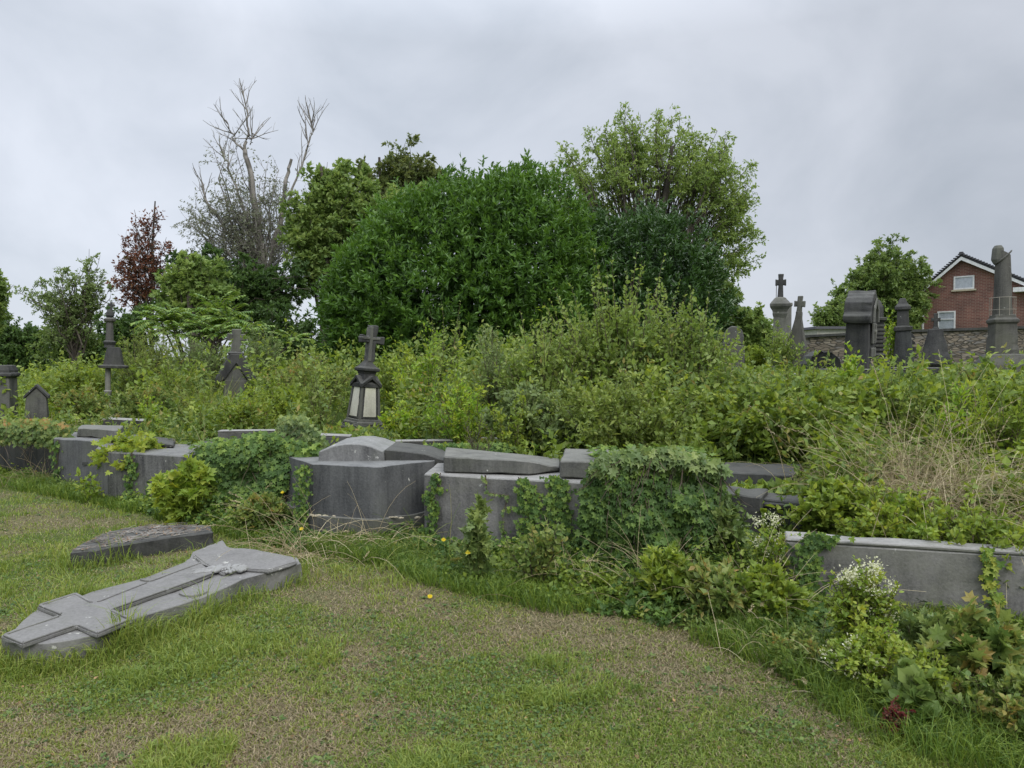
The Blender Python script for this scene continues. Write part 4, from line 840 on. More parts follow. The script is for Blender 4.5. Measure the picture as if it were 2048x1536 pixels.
def laurel(name, label, el, Y, leaf, seed, nsh, px, lsz=.15, nin=9000, dr=.75):
    rng = np.random.default_rng(seed); E = ells(el, Y, dr); base = at(px, 700, Y); base[2] = tz(base[0], base[1])-.1
    t = thing(name, label, 'bush', tuple(base)); fo = TM(); P = []; Dn = []
    w = np.array([e[1][0]*e[1][2] for e in E]); w /= w.sum()
    for e, c in zip(E, rng.multinomial(nsh, w)):
        v = rvec(rng, c); p = e[0]+v*e[1]*(1+.05*rng.normal(size=(c, 1))+.24*(fbm(v[:, 0]*3+v[:, 1]*2, v[:, 2]*3, 1.3, 3)[:, None]-.5)*2)
        k = p[:, 2] > base[2]+.2
        for f in E:
            if f is not e: k &= (((p-f[0])/f[1])**2).sum(1) > .86
        P.append(p[k]); Dn.append(nrm(v[k]/e[1]))
    P = np.concatenate(P); Dn = np.concatenate(Dn); n = len(P)
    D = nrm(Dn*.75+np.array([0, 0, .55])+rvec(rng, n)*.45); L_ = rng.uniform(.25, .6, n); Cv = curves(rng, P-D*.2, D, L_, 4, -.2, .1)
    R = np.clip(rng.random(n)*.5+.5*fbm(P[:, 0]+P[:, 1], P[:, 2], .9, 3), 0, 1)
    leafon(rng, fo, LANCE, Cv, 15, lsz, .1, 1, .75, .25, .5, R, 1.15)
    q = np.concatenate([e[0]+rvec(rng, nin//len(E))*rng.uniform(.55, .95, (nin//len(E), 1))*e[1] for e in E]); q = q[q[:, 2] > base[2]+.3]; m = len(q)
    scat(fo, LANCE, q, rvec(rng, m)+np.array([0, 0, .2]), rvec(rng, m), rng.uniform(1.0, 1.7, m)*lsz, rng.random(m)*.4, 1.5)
    wood = TM(); m = 40; A = np.tile(base, (m, 1))+rng.normal(0, .5, (m, 3))*[1, .6, 0]; tg = np.concatenate([inell(rng, m//len(E)+1, e, .5) for e in E])[:m]; tg[:, 2] = np.maximum(tg[:, 2], base[2]+1)
    Cw = A[:, None]+(tg-A)[:, None]*np.linspace(0, 1, 6)[None, :, None]; Cw[:, 1:-1] += rng.normal(0, .08, Cw[:, 1:-1].shape)
    tubes(wood, Cw, .06, .012, 5); wood.build('trunk', BARK, t, True); fo.build('crown', leaf, t, True); return t

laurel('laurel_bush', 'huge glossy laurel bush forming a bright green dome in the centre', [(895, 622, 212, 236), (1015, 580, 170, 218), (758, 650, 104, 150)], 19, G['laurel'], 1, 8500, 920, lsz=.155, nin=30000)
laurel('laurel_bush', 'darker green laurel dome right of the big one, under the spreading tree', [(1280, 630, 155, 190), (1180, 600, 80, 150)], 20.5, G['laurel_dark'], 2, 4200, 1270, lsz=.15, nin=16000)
tree('spreading_tree', 'tall airy tree with many thin branches fanning out behind the dark laurel', 1290, 28, [(1290, 330, 150, 115), (1180, 330, 95, 80), (1400, 375, 110, 100), (1440, 480, 90, 90), (1130, 380, 62, 75), (1485, 385, 60, 36), (1490, 500, 46, 62), (1235, 255, 75, 48), (1335, 262, 65, 36), (1430, 300, 60, 40)], G['treelight'], BARK, 3, nb=250, nt=10, nl=12, lsz=.14, r0=.28, att=(.14, .30), ttop=300, tw=.2, droop=.35, lw=.8, limb=.72, nbz=.27, gap=(1300, 450, 140, 105))
tree('birch_tree', 'half-dead birch with bare pale forked limbs reaching high at the left', 535, 27, [(420, 430, 68, 80), (480, 430, 85, 95), (570, 430, 65, 80), (500, 350, 70, 55), (390, 410, 44, 50), (445, 310, 30, 60), (545, 350, 40, 40)], G['greyleaf'], BARKG, 4, nb=90, nt=12, nl=12, lsz=.085, r0=.16, att=(.2, .7), ttop=430, tw=.5, droop=.6, limb=.45, nbz=.5, leafprob=.8)
def limbs(parent, Y, paths, seed, mat):
    rng = np.random.default_rng(seed); tm = TM()
    for pts, r0, r1 in paths:
        q = np.array([at(a, b, Y+.3*i*0) for i, (a, b) in enumerate(pts)]); s = np.linspace(0, len(q)-1, 14); i = np.minimum(s.astype(int), len(q)-2); c = q[i]*(1-(s-i))[:, None]+q[i+1]*(s-i)[:, None]
        c[1:-1] += rng.normal(0, .035, c[1:-1].shape); tubes(tm, c[None], r0, r1, 6)
        if r1 < .03:
            g, _ = grow(rng, c[None], 9, 1.3, .3, .98, .35, .3, 5, 0, .15); tubes(tm, g, .022, .006, 4)
            g, _ = grow(rng, g, 2, .5, .2, .9, .4, .2, 4, 0, .2); tubes(tm, g, .01, .004, 3)
    tm.build('limb', mat, parent, True)
bt = bpy.data.objects['birch_tree']
limbs(bt, 27, [([(532, 560), (515, 450), (508, 380), (495, 320), (490, 300)], .14, .08), ([(490, 300), (498, 265), (493, 225), (486, 182)], .06, .010), ([(490, 302), (470, 285), (462, 262), (452, 240)], .05, .012),
    ([(535, 540), (560, 440), (572, 360), (583, 318)], .10, .05), ([(565, 430), (590, 370), (606, 320), (616, 280), (608, 240)], .05, .010), ([(612, 300), (628, 262), (622, 238)], .03, .01),
    ([(525, 520), (460, 470), (410, 400), (402, 360)], .10, .02), ([(520, 500), (480, 400), (455, 330), (440, 290)], .07, .015), ([(500, 290), (506, 268)], .03, .01)], 5, BARKG)
tree('green_tree', 'yellowish green bushy tree between the birch and the laurel', 640, 25, [(640, 420, 62, 75), (700, 390, 70, 60), (670, 350, 40, 34), (610, 480, 45, 60), (820, 420, 80, 45), (720, 400, 50, 40)], G['treegreen'], BARK, 6, nb=130, nt=9, nl=26, lsz=.17, r0=.2, tw=.3, nbz=.5)
tree('rusty_tree', 'tree with brownish green top rising behind the laurel, left of centre', 790, 30, [(835, 335, 66, 56), (745, 355, 50, 46), (800, 400, 70, 40), (885, 365, 30, 34)], G['rusttree'], BARK, 7, nb=90, nt=9, nl=24, lsz=.17, tw=.3, nbz=.5)
tree('copper_tree', 'small sparse tree with dark red leaves and a thin straight trunk, left', 298, 24, [(295, 450, 35, 55), (255, 510, 42, 45), (320, 520, 38, 50), (290, 570, 70, 45), (240, 570, 40, 40)], G['copper'], BARK, 8, nb=64, nt=8, nl=6, lsz=.11, r0=.09, att=(.2, .95), ttop=400, tw=.30, lw=.9, limb=.4, nbz=.6)
tree('dark_tree', 'dark green dense tree under the birch, left of the laurel', 420, 24, [(400, 545, 65, 60), (470, 580, 75, 65), (540, 600, 60, 70), (600, 560, 45, 60), (360, 590, 60, 50)], G['treedark'], BARK, 9, nb=120, nt=9, nl=22, lsz=.15, tw=.22)
tree('leafy_bush_tree', 'mid green bush with bright top leaves below the birch crown', 395, 21, [(395, 530, 48, 42), (345, 570, 40, 40), (450, 570, 45, 38)], G['treegreen'], BARK, 10, nb=50, nt=8, nl=18, lsz=.15, tw=.22)
tree('loose_tree', 'thin loose grey-green tree with upright twigs at far left', 150, 25, [(165, 540, 42, 65), (120, 600, 50, 55), (80, 590, 38, 45), (190, 590, 40, 60)], G['shrub_grey'], BARK, 12, nb=60, nt=9, nl=12, lsz=.10, tw=.28, att=(.05, .6), ttop=560, r0=.07, lup=.4)
tree('edge_tree', 'leafy branches of a tree reaching in at the left edge', -40, 22, [(-40, 590, 60, 55), (-5, 570, 32, 32)], G['treegreen'], BARK, 13, nb=46, nt=8, nl=16, lsz=.13, tw=.25)
for k, (a, b, rx, ry, Y, mt, lb) in enumerate([(40, 680, 80, 62, 30, 'treedark', 'dark hedge-like bush at the far left end'), (150, 690, 80, 60, 27, 'treeblue', 'dull green bush under the loose grey-green tree'),
        (250, 660, 60, 55, 23, 'treedark', 'dark bush beneath the red-leaved tree'), (560, 680, 90, 70, 22, 'treedark', 'deep green bush left of the laurel base'), (1500, 660, 55, 55, 20, 'treegreen', 'rounded light green bush between the laurel and the skyline crosses'),
        (1440, 600, 40, 70, 24, 'treeblue', 'hanging dull green foliage at the right foot of the spreading tree')]):
    tree('dense_bush', lb, a, Y, [(a, b, rx, ry), (a+rx*.4, b+15, rx*.6, ry*.8)], G[mt], BARK, 20+k, nb=70, nt=8, nl=22, lsz=.12, tw=.25, att=(.02, .7), r0=.06, cat='bush')
tree('round_tree', 'round green tree far off on the right beside the brick house', 1765, 48, [(1765, 550, 78, 68), (1720, 590, 60, 50), (1800, 600, 60, 50), (1765, 640, 90, 40), (1845, 575, 30, 30)], G['treeblue'], BARK, 30, nb=200, nt=9, nl=26, lsz=.24, r0=.35, tw=.24, att=(.2, .7))
tree('low_tree', 'low loose bush on the skyline left of the chapel stele', 1650, 40, [(1650, 630, 36, 38), (1690, 620, 30, 30)], G['treeblue'], BARK, 31, nb=40, nt=8, nl=12, lsz=.17, tw=.28)

# ============================================================ shrubs
def shrub(name, label, px, topy, hw, Y, leaf, seed, ns=26, nt=9, nl=12, lsz=.05, T=OV2, lw=1.0, up=.25, lean=.0, stem=TWIG, droop=.25, spread=1.0, cat='shrub', group=None, twl=.28, tip=1.0, leafbase=.12, baseY=None, nl1=None, tt=.92):
    rng = np.random.default_rng(seed); c = at(px, 700, Y); g = tz(c[0], c[1]); h = at(px, topy, Y)[2]-g; r = hw*U(Y)
    t = thing(name, label, cat, (c[0], c[1], g), group=group)
    a = rng.uniform(0, 6.283, ns); rr = rng.random(ns)**.6; B = np.stack([c[0]+np.cos(a)*rr*r*.22, c[1]+np.sin(a)*rr*r*.22, np.full(ns, g-.03)], -1)
    off = np.stack([np.cos(a)*rr*r*.8*spread+lean*h, np.sin(a)*rr*r*.8*spread, np.full(ns, 1.0)*h*(1-.28*rr**1.6)*rng.uniform(.68, 1.06, ns)], -1)
    off[0] = [lean*h, 0, h]
    ln = np.linalg.norm(off, axis=1)*1.02
    S = curves(rng, B, off+np.array([0, 0, 1.])*ln[:, None]*droop*.45, ln, 9, droop, .09)
    wood = TM(); fo = TM(); tubes(wood, S, np.clip(h*.006, .003, .012), .0015, 4)
    Tw, ti = grow(rng, S, nt, h*twl, leafbase, tt, .5, up, 5, droop, .15); tubes(wood, Tw, .0022, .0012, 3)
    wood.build('stems', stem, t, True); cs = rng.random(ns)
    leafon(rng, fo, T, Tw, nl, lsz, .1, 1, .8, up*.8, .9, cs[ti], lw, taper=.35); leafon(rng, fo, T, S, nl1 or nl*3, lsz, leafbase, 1, .8, up, .9, cs, lw, taper=.45)
    fo.build('foliage', leaf, t, True); return t
SH = [
 # name, label, px, top, halfw, Y, mat, kw
 ('tall_shrub', 'tallest shrub in the middle, grey-green round leaves on long upright shoots before the dark laurel', 1248, 505, 165, 9.6, 'shrub_light', dict(ns=95, nt=10, nl=8, lsz=.095, T=OVATE, stem=TWIG, droop=.03, twl=.15, nl1=46, tt=.68)),
 ('tall_shrub', 'leafy shoots forming the right shoulder of the tallest shrub', 1375, 570, 95, 9.2, 'shrub_light', dict(tt=.75, ns=40, nt=11, nl=10, lsz=0.078, T=OVATE, droop=.15)),
 ('tall_shrub', 'upright round-leaved shoots left of the tallest shrub, against the dark laurel gap', 1085, 605, 90, 9.0, 'shrub_light', dict(tt=.75, ns=38, nt=11, nl=10, lsz=0.075, T=OVATE, droop=.12)),
 ('tall_shrub', 'thin pointed shoots in front of the laurel base, right of the yellow-green sapling', 985, 655, 55, 9.6, 'shrub_grey', dict(ns=22, nt=9, nl=10, lsz=0.065, droop=.1)),
 ('broad_shrub', 'dense low shrub mass below the tallest shrub, just above the ivy mound', 1250, 730, 190, 7.6, 'shrub', dict(ns=60, nt=12, nl=13, lsz=0.062, T=OVATE)),
 ('broad_shrub', 'dense grey-green shrub behind the loose lid slabs', 1080, 760, 110, 7.7, 'shrub_grey', dict(ns=44, nt=12, nl=12, lsz=0.075, T=OVATE)),
 ('broad_shrub', 'dark leafy shrub above the black tombs', 1480, 770, 120, 7.6, 'weed', dict(ns=44, nt=12, nl=13, lsz=0.067, T=OVATE)),
 ('broad_shrub', 'leafy shrub on the slope below the kerb stones, left of the dry grass', 1620, 800, 120, 7.4, 'shrub', dict(ns=40, nt=12, nl=13, lsz=0.066, T=OVATE)),
 ('yellow_sapling', 'bright yellow-green sapling with long leaves right of the leaning cross', 855, 655, 50, 10.2, 'weed_yellow', dict(ns=16, nt=11, nl=9, lsz=0.085, T=LANCE, lw=1.3, droop=.2)),
 ('yellow_sapling', 'low yellow-green plant glowing above the grey lid slab', 925, 745, 65, 8.3, 'weed_yellow', dict(ns=18, nt=11, nl=10, lsz=0.070, T=LANCE, lw=1.4)),
 ('yellow_sapling', 'yellow-tinged leafy plant between cross monument and sapling', 815, 790, 40, 8.8, 'weed_yellow', dict(ns=12, nt=9, nl=9, lsz=0.072)),
 ('weedy_shrub', 'loose green shrub close behind the right arm of the leaning cross', 800, 690, 50, 12.5, 'weed', dict(ns=24, nt=10, nl=12, lsz=0.078)),
 ('weedy_shrub', 'bramble thicket left of the leaning cross pedestal', 610, 700, 80, 12.5, 'bramble', dict(ns=44, nt=11, nl=13, lsz=0.065)),
 ('weedy_shrub', 'leafy bushy weeds between the two stone crosses', 560, 760, 60, 11.0, 'weed', dict(ns=34, nt=10, nl=12, lsz=0.072)),
 ('weedy_shrub', 'grey-green willow-like shrub right of the small gabled cross', 515, 655, 42, 15.5, 'shrub_grey', dict(ns=34, nt=12, nl=12, lsz=0.078, T=LANCE)),
 ('weedy_shrub', 'grey-green feathery shrub left of the small gabled cross', 395, 665, 60, 15.5, 'shrub_grey', dict(ns=44, nt=12, nl=12, lsz=0.078, T=LANCE)),
 ('weedy_shrub', 'willowy green shrub right of the urn column', 290, 650, 62, 15.6, 'shrub', dict(ns=46, nt=12, nl=12, lsz=0.078, T=LANCE)),
 ('weedy_shrub', 'dark bushy weeds left of the urn column', 140, 720, 75, 15.0, 'weed', dict(ns=44, nt=11, nl=13, lsz=0.078)),
 ('weedy_shrub', 'dark shrub between the small headstone and the urn column', 165, 770, 50, 12.5, 'bramble', dict(ns=34, nt=10, nl=12, lsz=0.072)),
 ('weedy_shrub', 'deep green shrub in front of the willowy left shrub', 300, 765, 80, 12.0, 'bramble', dict(ns=40, nt=11, nl=13, lsz=0.072)),
 ('weedy_shrub', 'small yellow-leaved plant in the dark weeds at left', 305, 770, 22, 10.5, 'weed_yellow', dict(ns=8, nt=7, nl=8, lsz=0.065)),
 ('weedy_shrub', 'bright weeds above the squared grey block', 500, 775, 55, 9.8, 'weed', dict(ns=28, nt=9, nl=11, lsz=0.072)),
 ('weedy_shrub', 'green shrub rising behind the block headstone on the right', 1500, 690, 50, 14.0, 'weed', dict(ns=34, nt=10, nl=12, lsz=0.078)),
 ('weedy_shrub', 'sprays of light green leaves in front of the skyline crosses', 1560, 640, 38, 13.0, 'shrub_light', dict(ns=22, nt=9, nl=9, lsz=0.065)),
 ('weedy_shrub', 'yellow-green upright weed in front of the chapel stele', 1693, 690, 24, 8.2, 'weed_yellow', dict(ns=7, nt=8, nl=8, lsz=0.078, droop=.1)),
 ('weedy_shrub', 'broad bushy weeds just below the chapel stele', 1690, 755, 80, 8.2, 'weed', dict(ns=34, nt=10, nl=12, lsz=0.072)),
 ('weedy_shrub', 'leafy weeds below the pyramid headstone', 1830, 745, 70, 8.4, 'shrub_light', dict(ns=26, nt=9, nl=11, lsz=0.065)),
 ('weedy_shrub', 'reddish-tipped bush at the foot of the broken column', 1965, 715, 50, 8.6, 'bramble', dict(ns=26, nt=9, nl=11, lsz=0.072)),
 ('goldenrod_plant', 'fern-like yellow-green plant with narrow leaves below the broken column', 1925, 760, 42, 6.6, 'weed_yellow', dict(ns=8, nt=14, nl=8, lsz=0.078, T=LANCE, droop=.1, lw=1.0)),
 ('goldenrod_plant', 'dark narrow-leaved plant at the right edge above the dry grass', 2010, 775, 45, 6.4, 'weed', dict(ns=12, nt=12, nl=8, lsz=0.078, T=LANCE, droop=.1)),
 ('ivy_strewn_post', 'creeper with pale leaves climbing beside the pointed finial', 1785, 612, 13, 12.4, 'weed_yellow', dict(ns=10, nt=9, nl=8, lsz=0.070, droop=.1)),
 ('leafy_weed', 'broad-leaved green weeds spilling over the right tomb coping', 1800, 965, 110, 4.95, 'vine', dict(ns=60, nt=11, nl=10, lsz=.055, T=OVATE, droop=.5)),
 ('leafy_weed', 'leafy weeds over the right end of the kerbed tomb', 1965, 985, 100, 4.55, 'weed', dict(ns=50, nt=11, nl=10, lsz=.055, T=OVATE, droop=.5)),
 ('leafy_weed', 'green creeper heap at the left corner of the kerbed tomb', 1675, 950, 70, 5.3, 'weed', dict(ns=30, nt=10, nl=9, lsz=0.078, T=OVATE, droop=.6)),
 ('leafy_weed', 'slim sapling with scalloped leaves against the light tomb front', 958, 972, 34, 5.05, 'ivy_light', dict(ns=5, nt=9, nl=6, lsz=0.085, T=IVY, droop=.1, stem=GSTEM)),
 ('leafy_weed', 'thin-stemmed bramble in front of the ivy mound', 1075, 1040, 50, 4.9, 'bramble', dict(ns=12, nt=8, nl=7, lsz=0.065)),
 ('leafy_weed', 'broad green weed at the lower right foot of the ivy mound', 1345, 1085, 60, 4.5, 'weed', dict(ns=18, nt=8, nl=8, lsz=0.080, T=LANCE, lw=1.5, stem=GSTEM)),
 ('leafy_weed', 'tangled climber standing between ivy mound and black tombs', 1455, 985, 45, 5.0, 'ivy_light', dict(ns=18, nt=8, nl=8, lsz=0.078, T=OVATE, stem=GSTEM)),
 ('leafy_weed', 'low leafy plants before the dark tombs', 1430, 1120, 70, 4.3, 'bramble', dict(ns=26, nt=9, nl=8, lsz=0.078)),
 ('leafy_weed', 'weeds growing at the left foot of the kerbed tomb', 1540, 1130, 60, 4.25, 'weed', dict(ns=24, nt=9, nl=8, lsz=0.072)),
 ('leafy_weed', 'rank dark weeds in the gap left of the rounded tomb', 520, 985, 50, 6.5, 'bramble', dict(ns=24, nt=9, nl=9, lsz=0.072)),
 ('leafy_weed', 'dark bramble with lobed leaves in the lower right corner', 1985, 1215, 100, 3.3, 'bramble', dict(ns=24, nt=8, nl=6, lsz=0.090, T=IVY, droop=.4)),
 ('leafy_weed', 'leafy green weed before the right tomb, near the right edge', 1880, 1215, 75, 3.6, 'ivy_light', dict(ns=18, nt=8, nl=6, lsz=0.075, T=IVY, droop=.4)),
 ('vine_plant', 'yellow-green lobed vine growing beside the ivy-covered tomb', 375, 920, 60, 7.0, 'vine', dict(ns=22, nt=8, nl=6, lsz=0.125, T=IVY, droop=.5, lw=1.15)),
 ('vine_plant', 'yellow-green vine lying along the top of the streaked tomb', 262, 868, 62, 8.2, 'vine', dict(ns=20, nt=8, nl=5, lsz=0.110, T=IVY, droop=.5, leafbase=.7, twl=.4)),
 ('vine_plant', 'single yellowish shoot in front of the streaked tomb face', 175, 935, 20, 7.8, 'vine', dict(ns=4, nt=6, nl=4, lsz=0.070, T=OVATE, droop=.2)),
 ('upright_shoots', 'tall thin shoots of pale round leaves standing right of the tallest shrub', 1440, 660, 70, 8.4, 'shrub_light', dict(ns=22, nt=8, nl=8, lsz=.07, T=OVATE, droop=.02, twl=.14, nl1=40, tt=.7)),
 ('upright_shoots', 'thin upright leafy shoots in front of the kerb stones, right slope', 1600, 690, 75, 7.9, 'weed', dict(ns=20, nt=8, nl=8, lsz=.06, T=OVATE, droop=.02, tt=.7, twl=.15, nl1=36)),
 ('upright_shoots', 'row of erect leafy shoots below the gothic pillar', 1780, 715, 80, 7.6, 'shrub', dict(ns=20, nt=8, nl=8, lsz=.055, T=OVATE, droop=.02, tt=.7, twl=.15, nl1=34)),
 ('upright_shoots', 'erect pale-leaved shoots just left of the tallest shrub', 1165, 590, 50, 9.3, 'shrub_light', dict(ns=16, nt=8, nl=8, lsz=.085, T=OVATE, droop=.02, twl=.14, nl1=40, tt=.7)),
 ('upright_shoots', 'bright upright weeds right behind the grey lid slab', 1030, 770, 60, 7.4, 'weed', dict(ns=20, nt=8, nl=8, lsz=.055, T=OVATE, droop=.05, twl=.15, nl1=26)),
 ('upright_shoots', 'feathery upright shoots above the ivy left of the leaning cross', 640, 735, 40, 10.6, 'shrub', dict(ns=16, nt=9, nl=9, lsz=.055, droop=.05, twl=.15, nl1=30)),
 ('upright_shoots', 'loose upright shoots between urn column and gabled cross', 350, 700, 60, 13.0, 'weed', dict(ns=24, nt=9, nl=9, lsz=.065, droop=.05, twl=.15, nl1=30)),
 ('upright_shoots', 'pale feathery shoots rising in front of the laurel, right of the leaning cross', 885, 600, 42, 13.0, 'shrub_light', dict(ns=18, nt=10, nl=9, lsz=.07, droop=.03, twl=.13, nl1=34)),
 ('upright_shoots', 'upright weeds below the block headstone', 1440, 745, 55, 9.4, 'weed', dict(ns=18, nt=8, nl=8, lsz=.06, T=OVATE, droop=.05, twl=.15, nl1=28)),
 ('leafy_weed', 'dark leafy tangle in the grass left of the clematis, bottom right', 1630, 1255, 75, 3.6, 'bramble', dict(ns=30, nt=9, nl=9, lsz=.04, droop=.6)),
 ('leafy_weed', 'mixed green weeds between clematis and lobed bramble, bottom right', 1860, 1290, 80, 3.2, 'weed', dict(ns=30, nt=9, nl=9, lsz=.038, T=OVATE, droop=.6)),
 ('leafy_weed', 'dark green bramble spilling out at the right edge near the bottom', 2020, 1340, 90, 2.95, 'bramble', dict(ns=28, nt=9, nl=9, lsz=.045, T=OVATE, droop=.6)),
 ('leafy_weed', 'narrow-leaved weeds in the low tangle before the ivy mound', 1200, 1130, 70, 4.75, 'weed', dict(ns=24, nt=8, nl=8, lsz=.045, T=LANCE, lw=1.5, droop=.5)),
 ('leafy_weed', 'dark low leaves at the foot of the long light tomb', 905, 1110, 45, 5.3, 'bramble', dict(ns=20, nt=8, nl=8, lsz=.045, T=OVATE, droop=.5)),
]
for i, (nm, lb, px, tp, hw, Y, mt, kw) in enumerate(SH):
    shrub(nm, lb, px, tp, hw, Y, G[mt], 100+i, **kw)
# clematis with cream flowers before the right tomb
def clematis(label, px, topy, hw, Y, seed, nf, **kw):
    t = shrub('clematis', label, px, topy, hw, Y, G['vine'], seed, **kw); rng = np.random.default_rng(seed+5)
    g = t.location; h = at(px, topy, Y)[2]-g[2]; r = hw*U(Y); fl = TM(); ce = np.column_stack([g[0]+rng.normal(0, .5, nf)*r, g[1]-rng.random(nf)*r*.7, g[2]+h*rng.uniform(.25, 1.02, nf)])
    for c in ce:
        m = 70; P = c+rng.normal(0, .020, (m, 3)); scat(fl, OV2, P, rvec(rng, m)+[0, -.2, .5], rvec(rng, m), rng.uniform(.010, .018, m), rng.random(m), 1.1)
    fl.build('blossom', G['cream'], t, True); return t
clematis('clematis tangle with clusters of cream blossom climbing the front of the right tomb', 1735, 1115, 66, 3.75, 300, 15, ns=30, nt=10, nl=10, lsz=.040, T=OVATE, droop=.4)
clematis('yellow-green clematis sprawl in the grass, at the foot of the right tomb', 1750, 1235, 80, 3.35, 301, 7, ns=34, nt=10, nl=10, lsz=.036, T=OVATE, droop=.5)
clematis('clematis with cream blossom draped at the left corner of the kerbed tomb', 1540, 1035, 36, 4.7, 302, 12, ns=16, nt=8, nl=8, lsz=.040, T=OVATE, droop=.3)
shrub('snowberry_plant', 'low plant with large smooth oval blue-green leaves, bottom right', 1850, 1330, 75, 3.1, G['treeblue'], 310, ns=14, nt=5, nl=5, lsz=.085, T=ROUND, droop=.5)
shrub('dock_plant', 'withered plant with dark red seed clusters in the long grass, bottom right', 1800, 1390, 30, 2.95, G['redberry'], 311, ns=14, nt=9, nl=12, lsz=.014, T=ROUND, droop=.3)
# flowering spike behind the lid slabs
shrub('horseweed_plant', 'pale feathery flower spike rising right of the yellow-green plant, behind the lid slab', 962, 822, 14, 6.9, G['greyleaf'], 312, ns=3, nt=46, nl=9, lsz=.016, T=LANCE, droop=.05, twl=.20)

# sumac-like rosettes
def sumac(label, px, topy, Y, nfr, seed, fl=.9):
    rng = np.random.default_rng(seed); c = at(px, topy, Y); g = tz(c[0], c[1]); t = thing('sumac_tree', label, 'tree', (c[0], c[1], g)); wood = TM(); fo = TM()
    for s in range(8):
        top = c+np.array([rng.normal(0, 48*U(Y)), rng.normal(0, .4), -abs(rng.normal(0, .5))])
        st = np.linspace(0, 1, 6)[None, :, None]*(top-np.array([c[0], c[1], g]))+np.array([c[0], c[1], g]); tubes(wood, st, .035, .018, 6)
        n = nfr; a = np.arange(n)*2.4+rng.random(); D = np.stack([np.cos(a), np.sin(a), rng.uniform(.3, 1.8, n)], -1)
        F = curves(rng, np.tile(top, (n, 1)), D, rng.uniform(.55, .85, n)*fl, 12, 1.0, .03); tubes(wood, F, .006, .002, 3)
        for sd in (-1, 1):
            P = F[:, 2:].reshape(-1, 3); Tn = nrm(np.gradient(F, axis=1))[:, 2:].reshape(-1, 3); S_ = nrm(np.cross(Tn, [0, 0, 1.]))*sd; Nn = nrm(np.cross(Tn, S_))*sd
            scat(fo, LANCE, P, S_+Tn*.45+np.array([0, 0, -.35]), np.tile([0, 0, 1.], (len(P), 1))+rvec(rng, len(P))*.15, rng.uniform(.15, .21, len(P))*fl, rng.random(len(P)), 1.35)
    wood.build('stems', BARK, t, True); fo.build('foliage', G['sumac'], t, True)
sumac('sumac with bright green feather-like leaves fanning out, above the small gabled cross', 395, 618, 17.5, 13, 40, 1.0)
sumac('smaller sumac rosette of drooping fronds just above the gabled cross', 455, 655, 16.8, 9, 41, .8)

